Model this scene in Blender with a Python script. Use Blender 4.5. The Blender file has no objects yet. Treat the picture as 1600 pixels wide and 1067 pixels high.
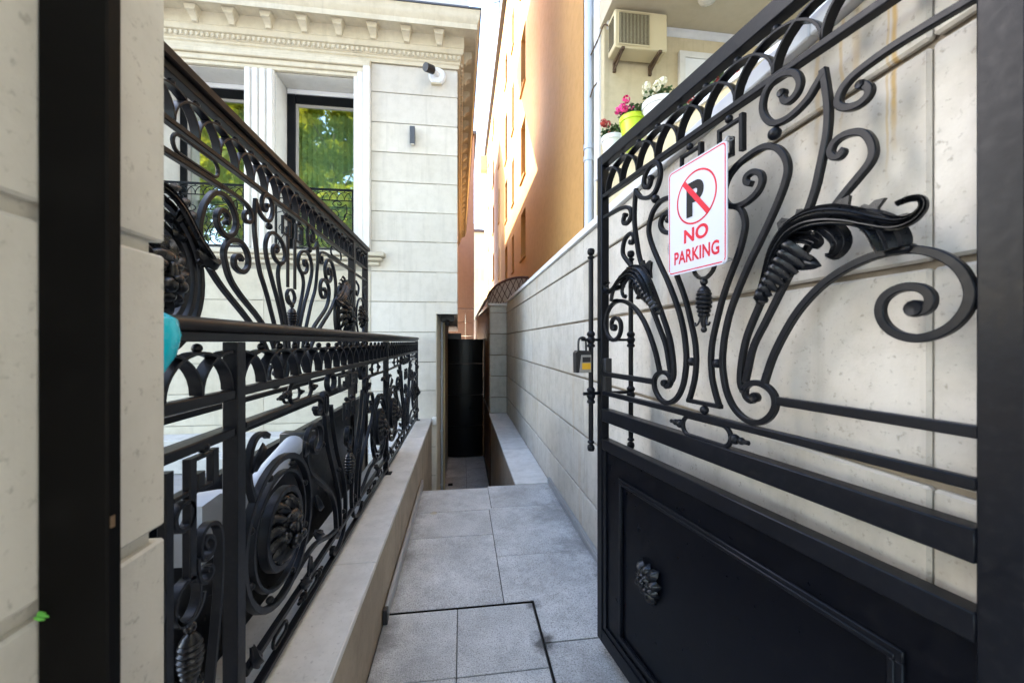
import bpy, bmesh, math, random
from mathutils import Vector, Matrix
random.seed(7)
PI = math.pi
scene = bpy.context.scene
COL = scene.collection

# ---------------------------------------------------------------- camera, sky, sun, exposure
cam_data = bpy.data.cameras.new('camera')
cam = bpy.data.objects.new('camera', cam_data)
COL.objects.link(cam)
cam.location = (0, 0, 1.5)
cam.rotation_euler = (math.radians(90), 0, math.radians(-7.41))
cam_data.lens = 13.5
cam_data.sensor_width = 36
cam_data.clip_start = 0.02
cam_data.clip_end = 3000
cam_data.dof.use_dof = True
cam_data.dof.focus_distance = 2.3
cam_data.dof.aperture_fstop = 3.5
scene.camera = cam

world = bpy.data.worlds.new('World')
scene.world = world
world.use_nodes = True
wn = world.node_tree.nodes
wl = world.node_tree.links
bg = wn['Background']
sky = wn.new('ShaderNodeTexSky')
sky.sky_type = 'NISHITA'
sky.sun_disc = False
SUN_TRAVEL = Vector((1.0, -0.52, -0.67)).normalized()
elev = math.asin(-SUN_TRAVEL.z)
sky.sun_elevation = elev
sky.sun_rotation = math.atan2(-SUN_TRAVEL.x, -SUN_TRAVEL.y)
sky.air_density = 1.0
sky.dust_density = 1.2
sky.ozone_density = 1.1
wl.new(sky.outputs[0], bg.inputs[0])
bg.inputs[1].default_value = 0.15

sun_data = bpy.data.lights.new('sun', 'SUN')
sun_data.energy = 2.0
sun_data.angle = math.radians(0.5)
sun_data.color = (1.0, 0.93, 0.82)
sun = bpy.data.objects.new('sun', sun_data)
COL.objects.link(sun)
sun.location = (-20, 12, 25)
sun.rotation_euler = SUN_TRAVEL.to_track_quat('-Z', 'Y').to_euler()

scene.view_settings.view_transform = 'Standard'
scene.view_settings.look = 'None'
scene.view_settings.gamma = 1.0
scene.view_settings.use_curve_mapping = False
scene.view_settings.exposure = 3.28
scene.render.resolution_x = 1024
scene.render.resolution_y = 682

# ---------------------------------------------------------------- helpers
def tag(o, label=None, cat=None, group=None, kind=None):
    if label: o['label'] = label
    if cat: o['category'] = cat
    if group: o['group'] = group
    if kind: o['kind'] = kind
    return o

def thing(name, label, cat, loc=(0, 0, 0), rotz=0.0, group=None, parent=None):
    o = bpy.data.objects.new(name, None)
    o.empty_display_size = 0.1
    COL.objects.link(o)
    o.location = loc
    o.rotation_euler = (0, 0, rotz)
    return tag(o, label, cat, group)

def link_mesh(name, me, parent=None, loc=(0, 0, 0), rot=(0, 0, 0), sc=(1, 1, 1)):
    o = bpy.data.objects.new(name, me)
    COL.objects.link(o)
    o.location = loc
    o.rotation_euler = rot
    o.scale = sc
    if parent: o.parent = parent
    return o

def catmull(pts, n=5):
    if len(pts) < 3: return [tuple(p) for p in pts]
    out = []
    P = [tuple(2 * a - b for a, b in zip(pts[0], pts[1]))] + list(pts) + [tuple(2 * a - b for a, b in zip(pts[-1], pts[-2]))]
    for i in range(1, len(P) - 2):
        p0, p1, p2, p3 = P[i - 1], P[i], P[i + 1], P[i + 2]
        for k in range(n):
            t = k / n
            out.append(tuple(0.5 * (2 * b + (c - a) * t + (2 * a - 5 * b + 4 * c - d) * t * t + (-a + 3 * b - 3 * c + d) * t ** 3)
                             for a, b, c, d in zip(p0, p1, p2, p3)))
    out.append(tuple(pts[-1]))
    return out

class MB:
    """collects shapes, then becomes one mesh"""
    def __init__(s): s.v = []; s.f = []; s.mi = []; s.cur = 0
    def _add(s, vs, fs):
        b = len(s.v); s.v += [tuple(p) for p in vs]
        for f in fs:
            s.f.append([b + i for i in f]); s.mi.append(s.cur)
        return s
    def box(s, x0, x1, y0, y1, z0, z1, c=0.0):
        if x0 > x1: x0, x1 = x1, x0
        if y0 > y1: y0, y1 = y1, y0
        if z0 > z1: z0, z1 = z1, z0
        if c <= 0:
            v = [(x0, y0, z0), (x1, y0, z0), (x1, y1, z0), (x0, y1, z0), (x0, y0, z1), (x1, y0, z1), (x1, y1, z1), (x0, y1, z1)]
            return s._add(v, [(0, 3, 2, 1), (4, 5, 6, 7), (0, 1, 5, 4), (1, 2, 6, 5), (2, 3, 7, 6), (3, 0, 4, 7)])
        c = min(c, (x1 - x0) * .45, (y1 - y0) * .45, (z1 - z0) * .45)
        v = []; 
        for sx in (0, 1):
            for sy in (0, 1):
                for sz in (0, 1):
                    X = (x0, x1)[sx]; Y = (y0, y1)[sy]; Z = (z0, z1)[sz]
                    dx = c if sx == 0 else -c; dy = c if sy == 0 else -c; dz = c if sz == 0 else -c
                    v += [(X, Y + dy, Z + dz), (X + dx, Y, Z + dz), (X + dx, Y + dy, Z)]
        def I(a, b, d, k): return (a * 4 + b * 2 + d) * 3 + k
        f = []
        f.append([I(0, 0, 0, 0), I(0, 0, 1, 0), I(0, 1, 1, 0), I(0, 1, 0, 0)]); f.append([I(1, 0, 0, 0), I(1, 1, 0, 0), I(1, 1, 1, 0), I(1, 0, 1, 0)])
        f.append([I(0, 0, 0, 1), I(1, 0, 0, 1), I(1, 0, 1, 1), I(0, 0, 1, 1)]); f.append([I(0, 1, 0, 1), I(0, 1, 1, 1), I(1, 1, 1, 1), I(1, 1, 0, 1)])
        f.append([I(0, 0, 0, 2), I(0, 1, 0, 2), I(1, 1, 0, 2), I(1, 0, 0, 2)]); f.append([I(0, 0, 1, 2), I(1, 0, 1, 2), I(1, 1, 1, 2), I(0, 1, 1, 2)])
        for a in (0, 1):
            for b in (0, 1):
                f.append([I(a, b, 0, 0), I(a, b, 1, 0), I(a, b, 1, 1), I(a, b, 0, 1)])
                f.append([I(a, 0, b, 0), I(a, 1, b, 0), I(a, 1, b, 2), I(a, 0, b, 2)])
                f.append([I(0, a, b, 1), I(1, a, b, 1), I(1, a, b, 2), I(0, a, b, 2)])
                for d in (0, 1): f.append([I(a, b, d, 0), I(a, b, d, 1), I(a, b, d, 2)])
        return s._add(v, f)
    def rings(s, rings, close_u=True, caps=True):
        n = len(rings[0]); v = [p for r in rings for p in r]; f = []
        for i in range(len(rings) - 1):
            for j in range(n if close_u else n - 1):
                a = i * n + j; b = i * n + (j + 1) % n
                f.append((a, b, b + n, a + n))
        if caps and close_u:
            f.append(tuple(range(n - 1, -1, -1))); f.append(tuple(range((len(rings) - 1) * n, len(rings) * n)))
        return s._add(v, f)
    def bar(s, pts, W, D, y0=0.0, smooth=5, ch=0.25, taper=None, closed=False):
        """flat or square bar swept along a curve in the x-z plane, thickness D in +y from y0"""
        P = catmull(pts, smooth) if smooth else list(pts)
        if closed: P = P[:-1] if (abs(P[0][0] - P[-1][0]) + abs(P[0][1] - P[-1][1])) < 1e-6 else P
        n = len(P); R = []
        for i, (x, z) in enumerate(P):
            if closed: a = P[i - 1]; b = P[(i + 1) % n]
            else: a = P[max(i - 1, 0)]; b = P[min(i + 1, n - 1)]
            tx, tz = b[0] - a[0], b[1] - a[1]; L = math.hypot(tx, tz) or 1e-6
            nx, nz = -tz / L, tx / L
            w = W / 2; k = 1.0
            if taper:
                t = i / (n - 1); k = taper(t)
            w *= k; c = min(w, D / 2) * ch
            prof = [(-w, c), (-w + c, 0), (w - c, 0), (w, c), (w, D - c), (w - c, D), (-w + c, D), (-w, D - c)]
            R.append([(x + nx * u, y0 + q, z + nz * u) for u, q in prof])
        if closed: R.append(R[0])
        return s.rings(R, True, not closed)
    def tube(s, pts, r, seg=10, smooth=5, taper=None, caps=True):
        P = [Vector(p) for p in (catmull(pts, smooth) if smooth else pts)]
        n = len(P); R = []; up = None
        for i, p in enumerate(P):
            t = (P[min(i + 1, n - 1)] - P[max(i - 1, 0)])
            if t.length < 1e-9: t = Vector((0, 0, 1))
            t.normalize()
            if up is None:
                up = Vector((0, 0, 1)) if abs(t.z) < .9 else Vector((1, 0, 0))
            a = t.cross(up)
            if a.length < 1e-6: a = t.cross(Vector((0, 1, 0)))
            a.normalize(); b = t.cross(a); up = -b if False else up
            rr = r * (taper(i / (n - 1)) if taper else 1)
            R.append([tuple(p + a * math.cos(2 * PI * k / seg) * rr + b * math.sin(2 * PI * k / seg) * rr) for k in range(seg)])
        return s.rings(R, True, caps)
    def lathe(s, prof, c=(0, 0, 0), axis='z', seg=14):
        R = []
        for r, h in prof:
            ring = []
            for k in range(seg):
                A = 2 * PI * k / seg; u, w = r * math.cos(A), r * math.sin(A)
                ring.append((c[0] + u, c[1] + w, c[2] + h) if axis == 'z' else (c[0] + u, c[1] + h, c[2] + w) if axis == 'y' else (c[0] + h, c[1] + u, c[2] + w))
            R.append(ring)
        return s.rings(R, True, True)
    def ball(s, c, r, seg=12, st=8, sc=(1, 1, 1)):
        R = []
        for i in range(st + 1):
            th = PI * i / st; rr = max(math.sin(th), 0.02)
            R.append([(c[0] + r * sc[0] * rr * math.cos(2 * PI * k / seg), c[1] + r * sc[1] * rr * math.sin(2 * PI * k / seg), c[2] - r * sc[2] * math.cos(th)) for k in range(seg)])
        return s.rings(R, True, True)
    def prism(s, poly, a0, a1, axis='y'):
        """extrude polygon (list of 2D points) along an axis. axis y: (x,z); x: (y,z); z: (x,y)"""
        def mk(p, a): return (p[0], a, p[1]) if axis == 'y' else (a, p[0], p[1]) if axis == 'x' else (p[0], p[1], a)
        n = len(poly); v = [mk(p, a0) for p in poly] + [mk(p, a1) for p in poly]
        f = [tuple(range(n)), tuple(range(2 * n - 1, n - 1, -1))] + [(i, (i + 1) % n, n + (i + 1) % n, n + i) for i in range(n)]
        return s._add(v, f)
    def leaf(s, spine, widths, y0=0.0, bulge=.012, ridges=2, ridge=.003, th=.004, m=8, lift=None, smooth=4, tilt=0.0):
        """ridged curled leaf: spine in the x-z plane, raised towards -y"""
        pw = catmull([(p[0], p[1], w, (lift[i] if lift else 0.0)) for i, (p, w) in enumerate(zip(spine, widths))], smooth)
        n = len(pw); R = []
        for i, (x, z, w, l) in enumerate(pw):
            a = pw[max(i - 1, 0)]; b = pw[min(i + 1, n - 1)]
            tx, tz = b[0] - a[0], b[1] - a[1]; L = math.hypot(tx, tz) or 1e-6; nx, nz = -tz / L, tx / L
            ring = []
            w = max(w, .0012)
            for j in range(m + 1):
                q = -1 + 2 * j / m
                y = y0 - l - bulge * (1 - q * q) * min(1, w / .02) - ridge * math.cos(q * PI * ridges) * min(1, w / .012) + tilt * w * q
                ring.append((x + nx * w * q, y, z + nz * w * q))
            for j in range(m, -1, -1):
                q = -1 + 2 * j / m
                ring.append((x + nx * w * q * .98, y0 - l - bulge * (1 - q * q) * min(1, w / .02) * .8 + th + tilt * w * q, z + nz * w * q * .98))
            R.append(ring)
        return s.rings(R, True, True)
    def mesh(s, name, mats, sharp=38, smooth=True):
        me = bpy.data.meshes.new(name)
        me.from_pydata(s.v, [], s.f)
        if not isinstance(mats, (list, tuple)): mats = [mats]
        for m in mats: me.materials.append(m)
        if len(mats) > 1: me.polygons.foreach_set('material_index', s.mi)
        bm = bmesh.new(); bm.from_mesh(me)
        bmesh.ops.recalc_face_normals(bm, faces=bm.faces); bm.to_mesh(me); bm.free()
        if smooth:
            me.polygons.foreach_set('use_smooth', [True] * len(me.polygons))
            me.set_sharp_from_angle(angle=math.radians(sharp))
        me.update()
        return me
    def build(s, name, mats, parent=None, loc=(0, 0, 0), rot=(0, 0, 0), sharp=38, smooth=True):
        return link_mesh(name, s.mesh(name, mats, sharp, smooth), parent, loc, rot)

# ---------------------------------------------------------------- materials
def new_mat(name):
    m = bpy.data.materials.new(name); m.use_nodes = True
    nt = m.node_tree; b = nt.nodes['Principled BSDF']
    return m, nt, b

def stone(name, base, dark, rough=.75, dirt=.5, pit=.5, streak=.35, big=1.6, bump=.25, tint=.08, rust=0.0, spots=.0, streak_col=None, stains=()):
    m, nt, b = new_mat(name); N = nt.nodes.new; L = nt.links.new
    tc = N('ShaderNodeTexCoord'); oi = N('ShaderNodeObjectInfo')
    off = N('ShaderNodeVectorMath'); off.operation = 'ADD'
    mul = N('ShaderNodeMath'); mul.operation = 'MULTIPLY'; mul.inputs[1].default_value = 37.0
    L(oi.outputs['Random'], mul.inputs[0]); L(tc.outputs['Object'], off.inputs[0]); L(mul.outputs[0], off.inputs[1])
    def noise(scale, det, rgh, vec=None, dist=0.0):
        n = N('ShaderNodeTexNoise'); n.inputs['Scale'].default_value = scale; n.inputs['Detail'].default_value = det
        n.inputs['Roughness'].default_value = rgh; n.inputs['Distortion'].default_value = dist
        L(vec if vec else off.outputs[0], n.inputs['Vector']); return n
    def ramp(src, p0, p1):
        r = N('ShaderNodeMapRange'); r.inputs[1].default_value = p0; r.inputs[2].default_value = p1; r.clamp = True
        L(src, r.inputs[0]); return r.outputs[0]
    def mix(fac, a, c, mode='MIX'):
        x = N('ShaderNodeMix'); x.data_type = 'RGBA'; x.blend_type = mode
        if hasattr(fac, 'is_linked') or not isinstance(fac, float): L(fac, x.inputs[0])
        else: x.inputs[0].default_value = fac
        for s_, i in ((a, 6), (c, 7)):
            if isinstance(s_, tuple): x.inputs[i].default_value = (*s_, 1)
            else: L(s_, x.inputs[i])
        return x.outputs[2]
    def scale(src, k):
        q = N('ShaderNodeMath'); q.operation = 'MULTIPLY'; q.inputs[1].default_value = k; L(src, q.inputs[0]); return q.outputs[0]
    n1 = noise(big, 5, .6); n2 = noise(9, 6, .65); n3 = noise(70, 3, .6); n4 = noise(150, 2, .5)
    col = mix(scale(ramp(n1.outputs[0], .38, .68), dirt), base, dark)
    col = mix(scale(ramp(n2.outputs[0], .45, .72), dirt * .55), col, tuple(c * .62 for c in dark))
    if streak > 0:
        mp = N('ShaderNodeMapping'); mp.inputs['Scale'].default_value = (7, 7, .45); L(off.outputs[0], mp.inputs['Vector'])
        ns = noise(1.4, 4, .6, mp.outputs[0], .4)
        col = mix(scale(ramp(ns.outputs[0], .52, .78), streak), col, streak_col or tuple(c * .5 for c in dark))
    if rust > 0:
        mp = N('ShaderNodeMapping'); mp.inputs['Scale'].default_value = (5, 5, .3); L(tc.outputs['Object'], mp.inputs['Vector'])
        ns = noise(1.0, 3, .55, mp.outputs[0], .3)
        col = mix(scale(ramp(ns.outputs[0], .63, .72), rust), col, (.36, .22, .09))
    if rust > 0:
        sep = N('ShaderNodeSeparateXYZ'); L(tc.outputs['Object'], sep.inputs[0])
        wob = N('ShaderNodeTexNoise'); wob.inputs['Scale'].default_value = 9; wob.inputs['Detail'].default_value = 3; L(tc.outputs['Object'], wob.inputs['Vector'])
        for yc, wd, zlo, amt in ((.722, .0075, 1.90, .85), (.735, .004, 1.84, .5), (.835, .006, 2.0, .5), (.90, .010, 1.98, .4), (.800, .012, 2.02, .3)):
            a1 = N('ShaderNodeMath'); a1.operation = 'MULTIPLY_ADD'; L(wob.outputs[0], a1.inputs[0]); a1.inputs[1].default_value = .03; a1.inputs[2].default_value = -yc - .015
            a2 = N('ShaderNodeMath'); a2.operation = 'ADD'; L(sep.outputs['Y'], a2.inputs[0]); L(a1.outputs[0], a2.inputs[1])
            a3 = N('ShaderNodeMath'); a3.operation = 'ABSOLUTE'; L(a2.outputs[0], a3.inputs[0])
            f1 = ramp(a3.outputs[0], wd, wd * .3); f2 = ramp(sep.outputs['Z'], zlo, zlo + .12)
            f3 = N('ShaderNodeMath'); f3.operation = 'MULTIPLY'; L(f1, f3.inputs[0]); L(f2, f3.inputs[1])
            col = mix(scale(f3.outputs[0], amt), col, (.42, .27, .08))
    if pit > 0:
        col = mix(scale(ramp(n3.outputs[0], .60, .74), pit), col, tuple(c * .45 for c in dark))
    if spots > 0:
        col = mix(scale(ramp(n4.outputs[0], .50, .64), spots), col, tuple(c * .35 for c in dark))
        n5 = noise(190, 2, .5)
        col = mix(scale(ramp(n5.outputs[0], .52, .66), spots * .8), col, tuple(min(1, c * 1.35) for c in base))
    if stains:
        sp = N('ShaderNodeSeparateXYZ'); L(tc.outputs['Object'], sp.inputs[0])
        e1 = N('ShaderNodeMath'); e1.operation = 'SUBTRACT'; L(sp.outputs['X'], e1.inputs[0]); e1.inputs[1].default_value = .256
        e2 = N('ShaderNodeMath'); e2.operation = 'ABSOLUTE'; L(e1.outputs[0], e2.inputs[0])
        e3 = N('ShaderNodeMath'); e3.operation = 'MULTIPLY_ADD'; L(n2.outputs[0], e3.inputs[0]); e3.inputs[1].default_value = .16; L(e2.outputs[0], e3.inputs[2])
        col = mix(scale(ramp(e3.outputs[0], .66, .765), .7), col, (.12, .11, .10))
    for sx_, sy_, rad, amt, scol in stains:
        ds = N('ShaderNodeVectorMath'); ds.operation = 'DISTANCE'; L(tc.outputs['Object'], ds.inputs[0]); ds.inputs[1].default_value = (sx_, sy_, 0)
        nz = N('ShaderNodeTexNoise'); nz.inputs['Scale'].default_value = 14; nz.inputs['Detail'].default_value = 6; nz.inputs['Roughness'].default_value = .7; L(tc.outputs['Object'], nz.inputs['Vector'])
        ad_ = N('ShaderNodeMath'); ad_.operation = 'MULTIPLY_ADD'; L(nz.outputs[0], ad_.inputs[0]); ad_.inputs[1].default_value = rad * 2.2; L(ds.outputs['Value'], ad_.inputs[2])
        col = mix(scale(ramp(ad_.outputs[0], rad * 2.15, rad * 1.35), amt), col, scol)
    hs = N('ShaderNodeHueSaturation')
    mr = N('ShaderNodeMapRange'); mr.inputs[3].default_value = 1 - tint; mr.inputs[4].default_value = 1 + tint * .6
    L(oi.outputs['Random'], mr.inputs[0]); L(mr.outputs[0], hs.inputs['Value']); L(col, hs.inputs['Color'])
    L(hs.outputs[0], b.inputs['Base Color'])
    rr = N('ShaderNodeMapRange'); rr.inputs[3].default_value = rough - .12; rr.inputs[4].default_value = min(1, rough + .12); L(n2.outputs[0], rr.inputs[0]); L(rr.outputs[0], b.inputs['Roughness'])
    bp = N('ShaderNodeBump'); bp.inputs['Strength'].default_value = bump; bp.inputs['Distance'].default_value = .004
    ad = N('ShaderNodeMath'); ad.operation = 'ADD'; L(n2.outputs[0], ad.inputs[0]); L(scale(n3.outputs[0], .6), ad.inputs[1]); L(ad.outputs[0], bp.inputs['Height']); L(bp.outputs[0], b.inputs['Normal'])
    return m

def paint(name, col, rough=.4, metal=0.0, var=.25, bump=.05, scale=30, dust=0.0, spec=.5, coat=0.0):
    m, nt, b = new_mat(name); N = nt.nodes.new; L = nt.links.new
    tc = N('ShaderNodeTexCoord')
    n = N('ShaderNodeTexNoise'); n.inputs['Scale'].default_value = scale; n.inputs['Detail'].default_value = 5; L(tc.outputs['Object'], n.inputs['Vector'])
    n2 = N('ShaderNodeTexNoise'); n2.inputs['Scale'].default_value = scale * .13; n2.inputs['Detail'].default_value = 4; L(tc.outputs['Object'], n2.inputs['Vector'])
    x = N('ShaderNodeMix'); x.data_type = 'RGBA'
    x.inputs[6].default_value = (*[c * (1 - var) for c in col], 1); x.inputs[7].default_value = (*[min(1, c * (1 + var)) for c in col], 1)
    L(n2.outputs[0], x.inputs[0]); out = x.outputs[2]
    if dust > 0:
        y = N('ShaderNodeMix'); y.data_type = 'RGBA'; mr = N('ShaderNodeMapRange'); mr.inputs[1].default_value = .5; mr.inputs[2].default_value = .8; mr.inputs[4].default_value = dust
        L(n.outputs[0], mr.inputs[0]); L(mr.outputs[0], y.inputs[0]); L(out, y.inputs[6]); y.inputs[7].default_value = (.22, .2, .18, 1); out = y.outputs[2]
    L(out, b.inputs['Base Color'])
    r = N('ShaderNodeMapRange'); r.inputs[3].default_value = max(.05, rough - .1); r.inputs[4].default_value = min(1, rough + .15); L(n.outputs[0], r.inputs[0]); L(r.outputs[0], b.inputs['Roughness'])
    b.inputs['Metallic'].default_value = metal
    b.inputs['Specular IOR Level'].default_value = spec
    if coat: b.inputs['Coat Weight'].default_value = coat
    if bump:
        bp = N('ShaderNodeBump'); bp.inputs['Strength'].default_value = bump; bp.inputs['Distance'].default_value = .002
        L(n.outputs[0], bp.inputs['Height']); L(bp.outputs[0], b.inputs['Normal'])
    return m

M = {}
M['wall_stone'] = stone('limestone_wall', (.50, .47, .415), (.38, .335, .27), dirt=.6, pit=.6, streak=.35, rust=.5)
M['pillar_stone'] = stone('limestone_pillar', (.54, .52, .465), (.44, .41, .345), dirt=.45, pit=.5, streak=.25)
M['house_stone'] = stone('house_limestone', (.64, .60, .53), (.55, .50, .41), dirt=.4, pit=.2, streak=.28, tint=.09)
M['house_cream'] = stone('house_cream_stone', (.56, .51, .41), (.48, .41, .29), dirt=.5, pit=.2, streak=.2, tint=.05)
M['trim'] = stone('white_stucco_trim', (.68, .66, .62), (.58, .54, .46), dirt=.3, pit=.05, streak=.15, bump=.08, tint=.02)
M['cornice'] = stone('cream_cornice', (.62, .56, .43), (.50, .42, .28), dirt=.45, pit=.1, streak=.25, bump=.12, tint=.02)
M['joint'] = stone('mortar_joint', (.30, .25, .19), (.17, .14, .10), dirt=.7, pit=.3, streak=.3)
M['joint_pale'] = stone('pale_mortar', (.42, .39, .33), (.30, .27, .22), dirt=.6, pit=.3, streak=.2)
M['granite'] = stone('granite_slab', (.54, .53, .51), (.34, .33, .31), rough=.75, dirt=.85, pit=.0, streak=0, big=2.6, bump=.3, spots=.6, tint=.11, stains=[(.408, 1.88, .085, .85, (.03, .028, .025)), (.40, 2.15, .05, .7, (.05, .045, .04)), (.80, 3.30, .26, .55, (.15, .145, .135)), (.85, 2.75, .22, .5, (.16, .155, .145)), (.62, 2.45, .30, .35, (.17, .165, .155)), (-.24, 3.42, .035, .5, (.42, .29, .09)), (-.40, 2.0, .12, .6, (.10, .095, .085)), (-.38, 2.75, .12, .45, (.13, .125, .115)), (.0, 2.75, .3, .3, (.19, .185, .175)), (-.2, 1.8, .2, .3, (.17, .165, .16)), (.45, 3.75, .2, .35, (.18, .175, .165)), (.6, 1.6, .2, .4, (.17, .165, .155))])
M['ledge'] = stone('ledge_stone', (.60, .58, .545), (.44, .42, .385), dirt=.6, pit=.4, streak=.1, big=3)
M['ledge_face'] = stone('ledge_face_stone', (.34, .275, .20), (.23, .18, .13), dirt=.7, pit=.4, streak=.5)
M['roof_felt'] = stone('grey_roof_felt', (.12, .12, .125), (.08, .08, .08), dirt=.5, pit=.2, streak=0)
M['ground'] = stone('street_paving', (.30, .29, .28), (.22, .21, .2), dirt=.6, pit=.2, streak=0, spots=.4)
M['soil'] = stone('dark_bedding', (.05, .045, .04), (.03, .03, .025), dirt=.5, pit=0, streak=0)
M['orange'] = stone('orange_render', (.52, .275, .082), (.46, .24, .068), dirt=.5, pit=.0, streak=.25, big=.5, bump=.1, tint=.0, streak_col=(.43, .22, .064))
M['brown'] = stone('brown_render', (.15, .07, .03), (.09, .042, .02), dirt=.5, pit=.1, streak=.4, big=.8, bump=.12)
M['pink'] = stone('pink_render', (.42, .27, .20), (.36, .22, .16), dirt=.4, pit=.05, streak=.2, big=.5, bump=.1)
M['pale_yellow'] = stone('pale_yellow_render', (.62, .5, .32), (.55, .43, .26), dirt=.4, pit=0, streak=.1, bump=.05)
M['cream_render'] = stone('cream_render', (.56, .47, .30), (.46, .37, .22), dirt=.45, pit=.15, streak=.3, big=.8, bump=.2)
M['ceiling'] = stone('ceiling_render', (.58, .50, .36), (.50, .42, .28), dirt=.3, pit=0, streak=0, bump=.05)
M['white_render'] = stone('white_render', (.66, .65, .63), (.56, .54, .5), dirt=.3, pit=.05, streak=.25, bump=.06)
M['iron'] = paint('black_wrought_iron', (.0042, .0050, .0076), rough=.32, var=.45, bump=.2, scale=55, dust=.022, spec=.17)
M['cast'] = paint('black_cast_iron', (.0035, .0042, .0062), rough=.28, var=.3, bump=.12, scale=90, dust=.012, spec=.34)
M['sheet'] = paint('black_sheet_steel', (.0016, .0021, .0040), rough=.30, var=.3, bump=.10, scale=30, dust=.010, spec=.13)
M['post'] = paint('brown_black_steel', (.0022, .0019, .0017), rough=.5, var=.4, bump=.08, scale=20, dust=.010, spec=.07)
M['rail'] = paint('brown_iron_handrail', (.009, .0068, .0068), rough=.36, var=.25, bump=.05, scale=40, dust=.015, spec=.16)
M['gloss'] = paint('glossy_black_metal', (.004, .004, .005), rough=.30, var=.3, bump=.05, scale=12, spec=.35)
M['black'] = paint('black_plastic', (.012, .012, .014), rough=.4, var=.2)
M['win_frame'] = paint('anthracite_frame', (.004, .005, .007), rough=.3, var=.2, bump=0, spec=.15)
M['alu'] = paint('grey_aluminium', (.42, .43, .44), rough=.38, metal=.7, var=.15, bump=.05, scale=40)
M['white_metal'] = paint('white_painted_metal', (.72, .73, .75), rough=.35, var=.06, bump=.02)
M['pipe'] = paint('grey_blue_pipe', (.50, .55, .62), rough=.38, metal=.2, var=.08, bump=.02)
M['opener'] = paint('pale_grey_casing', (.44, .47, .52), rough=.35, var=.12, bump=.03)
M['ac'] = paint('yellowed_white_casing', (.58, .49, .30), rough=.45, var=.1, bump=.03)
M['cavity_shade'] = paint('cavity_shade_paint', (.006, .005, .004), rough=.7, var=.3, spec=.1)  # dark colour stands in for the shade inside the casing
M['rusty'] = paint('rusty_bracket', (.10, .06, .03), rough=.7, var=.5, bump=.2)
M['sign_white'] = paint('white_sign_face', (.43, .455, .53), rough=.4, var=.04, bump=.01, spec=.3)
M['sign_red'] = paint('red_sign_print', (.46, .004, .022), rough=.3, var=.05, bump=0)
M['sign_black'] = paint('black_sign_print', (.008, .008, .010), rough=.4, var=.05, bump=0, spec=.2)
M['balloon'] = paint('turquoise_rubber', (.0, .48, .62), rough=.25, var=.06, bump=0, coat=.4)
M['pot_white'] = paint('white_pot', (.74, .74, .73), rough=.4, var=.05, bump=.02)
M['pot_lime'] = paint('lime_pot', (.52, .68, .03), rough=.35, var=.05, bump=.01)
M['terracotta'] = paint('terracotta_pot', (.42, .16, .08), rough=.7, var=.15, bump=.06)
M['pink_flower'] = paint('pink_petals', (.72, .05, .22), rough=.6, var=.3, bump=0)
M['red_flower'] = paint('red_petals', (.42, .05, .04), rough=.6, var=.4, bump=0)
M['white_flower'] = paint('cream_petals', (.75, .7, .5), rough=.6, var=.1, bump=0)
M['leaf_green'] = paint('dark_green_leaf', (.06, .11, .03), rough=.55, var=.4, bump=0, scale=8)
M['weed'] = paint('fresh_green_leaf', (.10, .35, .05), rough=.5, var=.2, bump=0)
M['bark'] = paint('bark', (.08, .055, .035), rough=.9, var=.4, bump=.5, scale=25)
M['lock_grey'] = paint('warm_grey_zinc', (.30, .28, .26), rough=.45, var=.1)
M['lock_yellow'] = paint('yellow_label', (.70, .38, .02), rough=.4, var=.1, bump=0)
M['curtain'] = paint('pale_curtain', (.62, .68, .56), rough=.9, var=.1, bump=0)
M['room'] = paint('dark_room', (.10, .10, .09), rough=.9, var=.2, bump=0)
M['canopy'] = None
M['canopy_iron'] = paint('brown_canopy_iron', (.09, .04, .03), rough=.5, var=.3)
M['lamp_glass'] = paint('opal_lamp_cover', (.62, .58, .50), rough=.25, var=.04, bump=0)
M['flash'] = paint('dark_roof_flashing', (.07, .075, .09), rough=.4, var=.2)
M['coping'] = paint('pale_coping', (.66, .67, .69), rough=.5, var=.1, bump=.08, scale=25)

def foliage(name, c0, c1, trans):
    m, nt, b = new_mat(name); N = nt.nodes.new; L = nt.links.new
    tc = N('ShaderNodeTexCoord'); n = N('ShaderNodeTexNoise'); n.inputs['Scale'].default_value = .9; n.inputs['Detail'].default_value = 6; L(tc.outputs['Object'], n.inputs['Vector'])
    mr = N('ShaderNodeMapRange'); mr.inputs[1].default_value = .3; mr.inputs[2].default_value = .7; L(n.outputs[0], mr.inputs[0])
    x = N('ShaderNodeMix'); x.data_type = 'RGBA'; x.inputs[6].default_value = (*c0, 1); x.inputs[7].default_value = (*c1, 1); L(mr.outputs[0], x.inputs[0]); L(x.outputs[2], b.inputs['Base Color'])
    b.inputs['Roughness'].default_value = .55
    t = N('ShaderNodeBsdfTranslucent'); L(x.outputs[2], t.inputs[0]); ms = N('ShaderNodeMixShader'); ms.inputs[0].default_value = trans
    L(b.outputs[0], ms.inputs[1]); L(t.outputs[0], ms.inputs[2]); L(ms.outputs[0], nt.nodes['Material Output'].inputs[0])
    return m
M['foliage'] = foliage('sunny_foliage', (.17, .23, .014), (.36, .34, .018), .45)

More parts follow.
